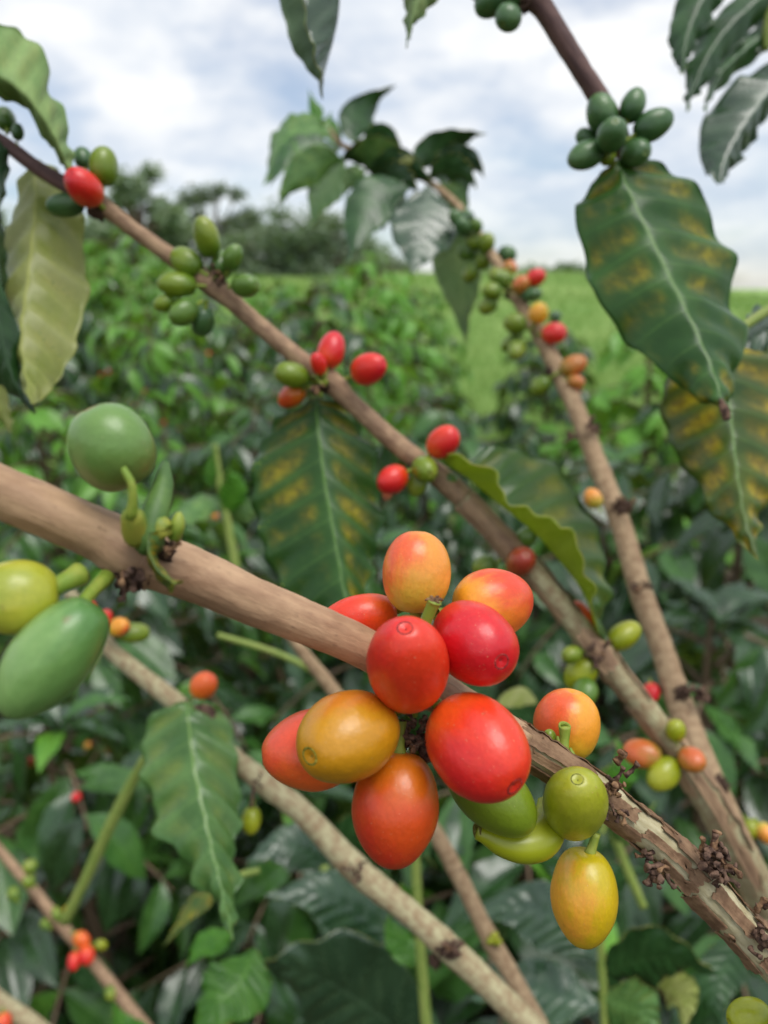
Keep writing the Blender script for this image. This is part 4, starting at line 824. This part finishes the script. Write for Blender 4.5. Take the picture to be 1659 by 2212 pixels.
leaf(b3b, [(1760, 760, 1760, 720, 1760, 800), (1690, 770, 1680, 735, 1690, 820), (1640, 790, 1625, 760, 1640, 850), (1600, 820, 1590, 800, 1605, 870), (1570, 860, 1569, 858, 1571, 862)], .285, .28, .006, -.006, 'rusty', 1, 30, 8, .2, 1.0, 8, seed=7)

# ---- leafy shoot in the top right corner
b8 = thing('coffee_shoot', P(1720, -60, .34), 'dark leafy shoot hanging into the top right corner', 'leafy shoot')
stem(b8, [(1760, -120, .34, 12), (1700, -40, .34, 11), (1660, 40, .342, 9), (1655, 110, .345, 7)], 20, B_GREEN, 'stem', segs=12)
leaf(b8, [(1560, -70, 1520, -80, 1600, -60), (1525, -10, 1468, -20, 1560, 10), (1495, 50, 1446, 55, 1528, 60), (1480, 100, 1448, 105, 1505, 105), (1475, 140, 1462, 145, 1488, 135), (1474, 160, 1473, 160, 1475, 160)], .335, .325, .004, .006, 'dark', 1, 36, 8, .2, 1.8, 8, seed=13)
leaf(b8, [(1680, -30, 1660, -50, 1690, -5), (1620, 15, 1590, -10, 1650, 45), (1565, 70, 1525, 50, 1595, 100), (1525, 130, 1492, 115, 1552, 150), (1500, 185, 1480, 185, 1525, 190), (1488, 220, 1478, 222, 1498, 216), (1484, 240, 1483, 240, 1485, 240)], .340, .325, .006, .006, 'dark', 1, 40, 8, .2, 1.9, 9, seed=14)
leaf(b8, [(1700, 50, 1700, 30, 1700, 75), (1640, 85, 1625, 60, 1650, 118), (1590, 125, 1570, 105, 1600, 155), (1552, 165, 1535, 155, 1560, 190), (1530, 215, 1522, 212, 1536, 216), (1524, 245, 1523, 245, 1525, 245)], .346, .335, .004, .006, 'dark', 1, 36, 8, .2, 1.2, 8, seed=15)
leaf(b8, [(1720, 150, 1700, 110, 1730, 180), (1660, 205, 1620, 150, 1680, 228), (1615, 265, 1540, 220, 1640, 290), (1580, 320, 1510, 300, 1610, 335), (1562, 360, 1515, 350, 1588, 365), (1556, 395, 1550, 395, 1562, 390)], .336, .325, .008, .008, 'grey', 1, 44, 9, .2, 1.5, 9, seed=16)
leaf(b8, [(1690, -60, 1680, -80, 1700, -40), (1665, 0, 1640, -10, 1690, 15), (1650, 60, 1628, 55, 1685, 70), (1640, 110, 1632, 110, 1650, 112)], .35, .345, .004, .004, 'dark', 1, 30, 7, .2, 1.2, 8, seed=17)

# ---- two leaf tips reaching in from the top
b9 = thing('coffee_shoot', P(760, -180, .26), 'folded grey-green leaf and smaller leaf tip hanging in from the top edge', 'leafy shoot')
stem(b9, [(700, -260, .26, 12), (760, -200, .26, 12), (860, -180, .262, 11), (960, -170, .265, 10)], 20, B_GREEN, 'stem', segs=12)
leaf(b9, [(742, -200, 738, -200, 748, -200), (736, -120, 640, -130, 668, -130), (735, -40, 606, -50, 655, -45), (732, 30, 614, 40, 664, 35), (720, 90, 630, 100, 668, 90), (706, 140, 660, 145, 684, 130), (698, 175, 684, 176, 692, 165), (697, 215, 696, 214, 698, 214)], .250, .255, .006, -.010, 'grey', 1, 44, 9, .05, .6, 9, seed=18)
leaf(b9, [(930, -160, 924, -160, 936, -160), (918, -80, 860, -90, 985, -70), (905, -20, 864, -25, 960, -10), (893, 30, 868, 32, 918, 35), (884, 70, 872, 72, 894, 66), (878, 102, 877, 101, 879, 101)], .262, .258, .006, .004, 'under', 1, 36, 8, .2, .8, 8, seed=19)

# ---- 4: the branch on the right that carries the leafy tip in the middle
b4 = thing('coffee_branch', P(1700, 2040, .30), 'pale branch rising from the lower right to the leafy tip against the sky', 'branch', G_BR)
stem(b4, [(1720, 2080, .29, 40), (1640, 1930, .30, 38), (1560, 1760, .315, 36), (1505, 1620, .325, 30), (1468, 1520, .335, 28), (1430, 1400, .345, 24), (1385, 1280, .355, 24), (1340, 1130, .37, 22), (1290, 1000, .385, 21), (1245, 885, .40, 19), (1205, 800, .415, 19), (1160, 715, .43, 16), (1115, 640, .445, 14), (1075, 570, .46, 11), (1030, 500, .475, 9), (985, 440, .49, 8), (930, 395, .505, 7), (850, 355, .52, 6), (770, 325, .535, 6), (735, 310, .545, 6), (700, 265, .55, 4)], 190, B_PALE, 'stem', segs=20, rough=.07, groove=.04, seed=31)
for i, (a, b_, z, s) in enumerate([(1105, 632, .442, 34), (1200, 800, .41, 42), (1262, 932, .39, 46), (1342, 1098, .365, 46), (1388, 1272, .350, 46), (1470, 1500, .330, 52), (1545, 1700, .31, 60), (1640, 1900, .294, 60)]): node(b4, a, b_, z, s, i)
dried(b4, 1272, 925, .385, 5, 40, 31, .8, .0, .8); dried(b4, 1350, 1100, .362, 4, 40, 32, .8, .0, .8); dried(b4, 1240, 945, .387, 3, 40, 33, -.9, .2, .6); dried(b4, 1490, 1490, .327, 4, 54, 34, .9, 0, .5); dried(b4, 1375, 1275, .348, 3, 36, 35, -.9, 0, .5)
bunch(b4, [(1000, 490, 36, 44, 'dgreen'), (1025, 520, 38, 44, 'olive'), (1052, 524, 36, 40, 'olive'), (1010, 545, 36, 42, 'green'), (1046, 562, 38, 40, 'olive'), (1018, 590, 36, 42, 'olive'), (1095, 550, 38, 40, 'dgreen'), (985, 470, 32, 36, 'dgreen'), (1010, 468, 30, 36, 'dgreen'), (1030, 488, 26, 30, 'green')], .470, (1050, 545))
bunch(b4, [(1086, 602, 40, 46, 'olive'), (1102, 580, 34, 40, 'tan'), (1112, 606, 38, 44, 'olive'), (1157, 600, 40, 44, 'red2'), (1062, 628, 38, 42, 'olive'), (1054, 660, 36, 42, 'olive'), (1125, 615, 36, 42, 'tan'), (1148, 636, 36, 46, 'dgreen'), (1074, 596, 34, 40, 'olive')], .440, (1105, 630))
bunch(b4, [(1163, 677, 42, 46, 'yellow'), (1113, 700, 46, 50, 'olive'), (1197, 720, 50, 52, 'red2'), (1104, 742, 38, 46, 'olive'), (1117, 757, 38, 52, 'olive'), (1200, 684, 24, 30, 'dgreen')], .424, (1150, 715))
bunch(b4, [(1238, 790, 46, 60, 'tan'), (1244, 825, 34, 38, 'tan'), (1168, 834, 40, 46, 'olive')], .408, (1200, 808)); bunch(b4, [(1281, 1077, 40, 46, 'orange'), (1407, 1496, 36, 42, 'red'), (1623, 1790, 38, 40, 'lime'), (1654, 1800, 40, 46, 'orange')], .345, (1420, 1400))
for pts, wp, d0, d1, kd, tl, fc in [
    ([(764, 308), (768, 265), (795, 225), (856, 184)], 74, .535, .55, 'dark', 20, 1), ([(715, 290), (660, 278), (605, 310), (568, 402)], 78, .545, .53, 'green', 30, 1),
    ([(735, 325), (670, 315), (615, 340), (580, 402)], 62, .54, .52, 'dark', 10, 1), ([(745, 348), (690, 352), (640, 385), (600, 448)], 88, .525, .50, 'green', -20, 1),
    ([(745, 350), (715, 395), (690, 440), (676, 492)], 72, .525, .515, 'dark', 10, -1), ([(785, 300), (815, 295), (845, 320), (872, 352)], 62, .54, .55, 'dark', 20, 1),
    ([(735, 345), (790, 335), (830, 365), (895, 395)], 66, .53, .515, 'dark', 40, 1), ([(790, 370), (770, 375), (752, 395), (744, 425)], 46, .545, .545, 'green', 0, 1),
    ([(888, 372), (930, 330), (985, 305), (1052, 289)], 66, .51, .53, 'dark', 30, 1), ([(760, 330), (800, 330), (850, 345), (900, 380)], 70, .52, .51, 'green', 30, 1), ([(800, 360), (850, 350), (890, 370), (940, 400)], 66, .515, .50, 'dark', 20, 1), ([(700, 300), (650, 300), (610, 330), (590, 370)], 60, .55, .54, 'dark', 10, 1), ([(735, 320), (720, 290), (712, 265), (716, 240)], 34, .545, .55, 'fresh', 5, 1), ([(925, 385), (965, 365), (1000, 372), (1030, 410)], 62, .5, .49, 'dark', 20, 1), ([(870, 390), (850, 420), (830, 460), (826, 500)], 60, .5, .49, 'dark', 10, 1), ([(940, 400), (975, 420), (985, 460), (980, 500)], 60, .5, .5, 'green', 10, 1), ([(930, 365), (975, 345), (1015, 350), (1046, 384)], 66, .505, .50, 'grey', 20, 1),
    ([(975, 395), (995, 385), (1005, 395), (1010, 424)], 40, .51, .51, 'dark', 0, 1), ([(690, 262), (705, 270), (725, 285), (740, 310)], 36, .55, .545, 'fresh', 0, 1),
    ([(885, 405), (820, 420), (775, 480), (752, 572)], 104, .49, .46, 'dark', 10, 1), ([(925, 400), (920, 460), (905, 530), (889, 592)], 140, .485, .45, 'grey', 0, 1),
    ([(968, 455), (985, 540), (1000, 640), (1008, 745)], 104, .52, .50, 'green', 20, -1), ([(830, 362), (850, 370), (880, 395), (905, 420)], 52, .51, .50, 'dark', 20, 1),
    ([(692, 268), (686, 245), (676, 225), (667, 192)], 28, .55, .552, 'fresh', 0, 1), ([(694, 270), (680, 262), (666, 264), (652, 274)], 26, .55, .548, 'fresh', 0, 1),
    ([(960, 400), (955, 380), (950, 365), (945, 350)], 30, .50, .50, 'dark', 0, 1), ([(860, 350), (880, 345), (890, 350), (878, 342)], 20, .5, .5, 'gold', 0, 1)]:
    simple_leaf(b4, pts, wp * 1.04, d0, d1, kd, tl, fc, n=30, m=7, bulge=.2, wave=.8, seed=wp * .37, ruffle=.35)

# ---- 5: the pale branch at the lower left with a hanging leaf
b5 = thing('coffee_branch', P(1180, 2250, .30), 'pale grey-tan branch at the lower left with a hanging wavy green leaf', 'branch', G_BR)
stem(b5, [(150, 1280, .345, 13), (205, 1360, .34, 15), (245, 1408, .336, 18), (310, 1462, .332, 19), (385, 1522, .328, 21), (450, 1585, .324, 20), (515, 1645, .32, 21), (570, 1690, .317, 25), (660, 1762, .314, 25), (770, 1878, .31, 29), (880, 1968, .306, 26), (970, 2048, .303, 29), (1070, 2142, .30, 27), (1180, 2250, .296, 28)], 150, B_GREY, 'stem', segs=22, rough=.07, groove=.05, seed=41)
for i, (a, b_, z, s) in enumerate([(225, 1388, .336, 36), (392, 1520, .324, 36), (556, 1682, .313, 46), (772, 1880, .305, 52), (968, 2050, .297, 60), (940, 2072, .30, 40)]): node(b5, a, b_, z, s, i)
dried(b5, 968, 2050, .296, 7, 40, 41, .3, -.2); dried(b5, 770, 1885, .304, 5, 36, 42, -.2, .2)
bunch(b5, [(226, 1338, 30, 42, 'red2'), (258, 1354, 40, 46, 'orange2'), (288, 1367, 46, 66, 'olive'), (196, 1306, 22, 28, 'red')], .332, (215, 1365)); cherry(b5, 440, 1481, .326, 56, 66, (.6, -.7, .3), 'salmon', 'oval', None)
cherry(b5, 543, 1772, .314, 46, 60, (-.1, .98, .1), 'lime', 'oval', None); twig(b5, [pt(550, 1690, .314, 5), pt(545, 1725, .314, 4), pt(543, 1745, .314, 5)], M_DRY, 'stalk')
leaf(b5, [(402, 1515, 396, 1515, 410, 1515), (406, 1548, 342, 1535, 470, 1528), (412, 1600, 302, 1598, 505, 1580), (420, 1660, 306, 1662, 508, 1650), (432, 1720, 322, 1720, 528, 1730), (446, 1780, 330, 1785, 514, 1790), (458, 1835, 380, 1835, 516, 1850), (472, 1890, 408, 1895, 516, 1910), (484, 1945, 450, 1945, 512, 1955), (494, 1990, 482, 1990, 506, 1990), (502, 2030, 500, 2030, 504, 2030)], .322, .262, .008, .010, 'green', 1, 60, 13, .12, 1.4, 10, seed=20, relief=.08)
leaf(b5, [(428, 1522, 420, 1524, 438, 1520), (440, 1535, 418, 1540, 462, 1528), (442, 1552, 420, 1556, 466, 1546), (440, 1568, 436, 1570, 446, 1566)], .3185, .3175, 0, 0, 'rusty', 1, 14, 5, .1, .6, 4, name='withered_patch', seed=3).data.materials[0] = M_DRY

# ---- 6: thinner branch at the lower middle
b6 = thing('coffee_branch', P(1190, 2260, .38), 'thin tan branch running behind the lowest red cherry to the bottom edge', 'branch', G_BR)
stem(b6, [(600, 1330, .40, 12), (655, 1410, .40, 13), (715, 1485, .40, 15), (800, 1605, .395, 15), (870, 1695, .39, 16), (935, 1790, .385, 17), (985, 1880, .383, 18), (1030, 1970, .38, 18), (1062, 2035, .378, 20), (1110, 2115, .375, 19), (1190, 2260, .37, 20)], 110, B_PALE, 'stem', segs=18, rough=.07, seed=51)
for i, (a, b_, z, s) in enumerate([(712, 1482, .395, 28), (985, 1878, .378, 34), (1060, 2032, .373, 36)]): node(b6, a, b_, z, s, i)
for a, b_ in ((1068, 2022), (1060, 2032), (1075, 2035)): cherry(b6, a, b_, .372, 16, 22, (.6, -.5, .4), 'lime', 'egg', None, False)

# ---- 7: far lower-left branch with small red cherries
b7 = thing('coffee_branch', P(330, 2250, .66), 'slender pinkish-tan branch in the lower left corner with small red and green cherries', 'branch', G_BR)
stem(b7, [(-40, 1790, .70, 9), (10, 1850, .70, 10), (70, 1920, .69, 11), (130, 1995, .68, 12), (190, 2065, .675, 12), (250, 2140, .665, 13), (330, 2240, .655, 14)], 60, B_TWO, 'stem', segs=14, rough=.06, seed=61)
bunch(b7, [(176, 2030, 32, 38, 'salmon'), (187, 2064, 34, 38, 'red2'), (160, 2076, 26, 36, 'red'), (217, 2042, 24, 28, 'lime'), (122, 1974, 22, 30, 'olive'), (100, 1996, 24, 30, 'olive'), (65, 1872, 30, 28, 'olive'), (62, 1905, 24, 28, 'olive'), (30, 1932, 28, 32, 'olive'), (238, 2145, 24, 30, 'olive'), (148, 1968, 22, 30, 'yellow')], .67, (150, 2010))
b7b = thing('coffee_branch', P(-40, 2190, .5), 'pale stub of a branch crossing the very bottom left corner', 'branch', G_BR)
stem(b7b, [(-60, 2110, .5, 18), (0, 2165, .5, 19), (60, 2205, .5, 19), (150, 2280, .49, 20)], 24, B_GREY, 'stem', segs=14, rough=.06, seed=62)
cherry(b7b, 8, 2208, .49, 34, 40, (.2, .8, .3), 'salmon', 'oval', None)

# ---- thin green shoots and the large dark leaves between the branches
def shoot(label, path, leaves, segs=10):
    t = thing('coffee_shoot', P(*path[0][:3]), label, 'leafy shoot', 'green shoots between the branches')
    stem(t, path, 30, B_GREEN, 'stem', segs=segs, rough=.08, seed=len(leaves))
    for pts, wp, d0, d1, kd, tl in leaves: simple_leaf(t, pts, wp, d0, d1, kd, tl, 1, n=48, m=10, bulge=.2, wave=1.0, seed=wp * .21, relief=.085)
shoot('yellow-green bare shoot slanting beside the hanging leaf at the lower left', [(140, 1990, .5, 12), (185, 1900, .49, 12), (235, 1790, .48, 13), (285, 1690, .47, 12), (318, 1630, .46, 9)], [])
shoot('upright green shoot under the lowest red cherry', [(925, 2260, .46, 13), (915, 2140, .46, 12), (905, 2000, .46, 11), (897, 1850, .46, 10), (892, 1760, .46, 8)], [([(900, 1950), (885, 1940), (872, 1925), (868, 1905)], 44, .47, .46, 'fresh', 10), ([(915, 2080), (880, 2060), (850, 2010), (840, 1975)], 60, .47, .48, 'fresh', 10)])
shoot('green stem behind the lower yellow cherry', [(1390, 1960, .44, 9), (1360, 1890, .44, 10), (1325, 1800, .44, 10), (1300, 1720, .44, 9)], [])
shoot('bright upright seedling shoot left of the middle rust-spotted leaf', [(510, 1230, .62, 10), (492, 1130, .62, 9), (476, 1050, .62, 8), (464, 960, .62, 6)], [([(487, 1110), (500, 1080), (505, 1040), (492, 1008)], 62, .62, .60, 'fresh', 10), ([(484, 1100), (450, 1090), (400, 1110), (360, 1150)], 56, .63, .6, 'green', 30), ([(470, 1040), (456, 1035), (456, 1000), (466, 958)], 30, .62, .61, 'fresh', 0), ([(486, 1100), (520, 1110), (548, 1090), (570, 1060)], 50, .63, .65, 'green', 10)])
shoot('thin shoot holding the long dark leaves at the bottom centre', [(760, 2300, .56, 13), (740, 2150, .56, 12), (720, 2000, .56, 11), (700, 1870, .57, 9)], [
    ([(905, 2075), (800, 1990), (690, 1930), (570, 1935)], 150, .56, .54, 'grey', 20), ([(940, 2290), (800, 2180), (680, 2110), (545, 2080)], 250, .54, .50, 'grey', -20),
    ([(720, 1900), (660, 1840), (600, 1830), (530, 1860)], 110, .6, .58, 'grey', 20), ([(700, 1880), (760, 1820), (850, 1830), (940, 1870)], 120, .62, .6, 'dark', 20)])
shoot('bright green leaf standing at the bottom edge left of centre', [(420, 2300, .52, 9), (470, 2240, .52, 9), (530, 2150, .52, 8), (555, 2060, .52, 7)], [([(550, 2050), (520, 2120), (470, 2170), (400, 2260)], 150, .50, .47, 'fresh', 20), ([(500, 2010), (470, 2030), (430, 2050), (400, 2090)], 60, .54, .54, 'fresh', 10), ([(300, 2290), (290, 2250), (265, 2210), (245, 2160)], 80, .52, .52, 'fresh', 10)])
shoot('dark shoot with broad leaves under the lower yellow cherry', [(1310, 2300, .42, 10), (1305, 2180, .42, 9), (1300, 2080, .42, 9), (1296, 1990, .42, 7)], [
    ([(1300, 2110), (1370, 2080), (1450, 2070), (1552, 2108)], 130, .42, .40, 'dark', 20), ([(1290, 2080), (1220, 2000), (1120, 1960), (1010, 1975)], 150, .46, .47, 'grey', 20), ([(1300, 2150), (1340, 2170), (1390, 2190), (1420, 2260)], 120, .42, .40, 'green', 10),
    ([(1300, 2180), (1200, 2150), (1110, 2130), (1010, 2160)], 140, .48, .48, 'grey', 30), ([(1420, 2130), (1460, 2140), (1480, 2170), (1470, 2240)], 80, .43, .42, 'pale', 10), ([(1600, 2000), (1570, 2080), (1545, 2150), (1560, 2230)], 110, .5, .48, 'dark', 10), ([(1290, 2060), (1280, 1960), (1330, 1900), (1400, 1880)], 110, .52, .55, 'dark', 10)])
shoot('narrow yellow-striped leaf behind the tip of the hanging leaf at the lower left', [(560, 1880, .46, 6), (520, 1890, .46, 7), (490, 1905, .46, 6)], [([(492, 1900), (440, 1940), (400, 1980), (352, 2045)], 44, .46, .45, 'gold', 10)])
shoot('fresh green leaf behind the orange cherry at the right of the bunch', [(1300, 1800, .4, 7), (1310, 1750, .4, 7), (1300, 1690, .4, 6)], [([(1300, 1700), (1330, 1690), (1350, 1650), (1330, 1590)], 70, .4, .41, 'fresh', 20), ([(1310, 1780), (1350, 1800), (1390, 1780), (1420, 1730)], 60, .41, .42, 'green', 10), ([(1160, 1520), (1130, 1505), (1090, 1515), (1050, 1545)], 44, .4, .4, 'pale', 10)])

shoot('thin pale green twig crossing behind the brown branch above the ochre cherry', [(470, 1372, .44, 6), (540, 1392, .44, 7), (610, 1416, .44, 7), (680, 1452, .44, 7), (730, 1500, .44, 5)], [])
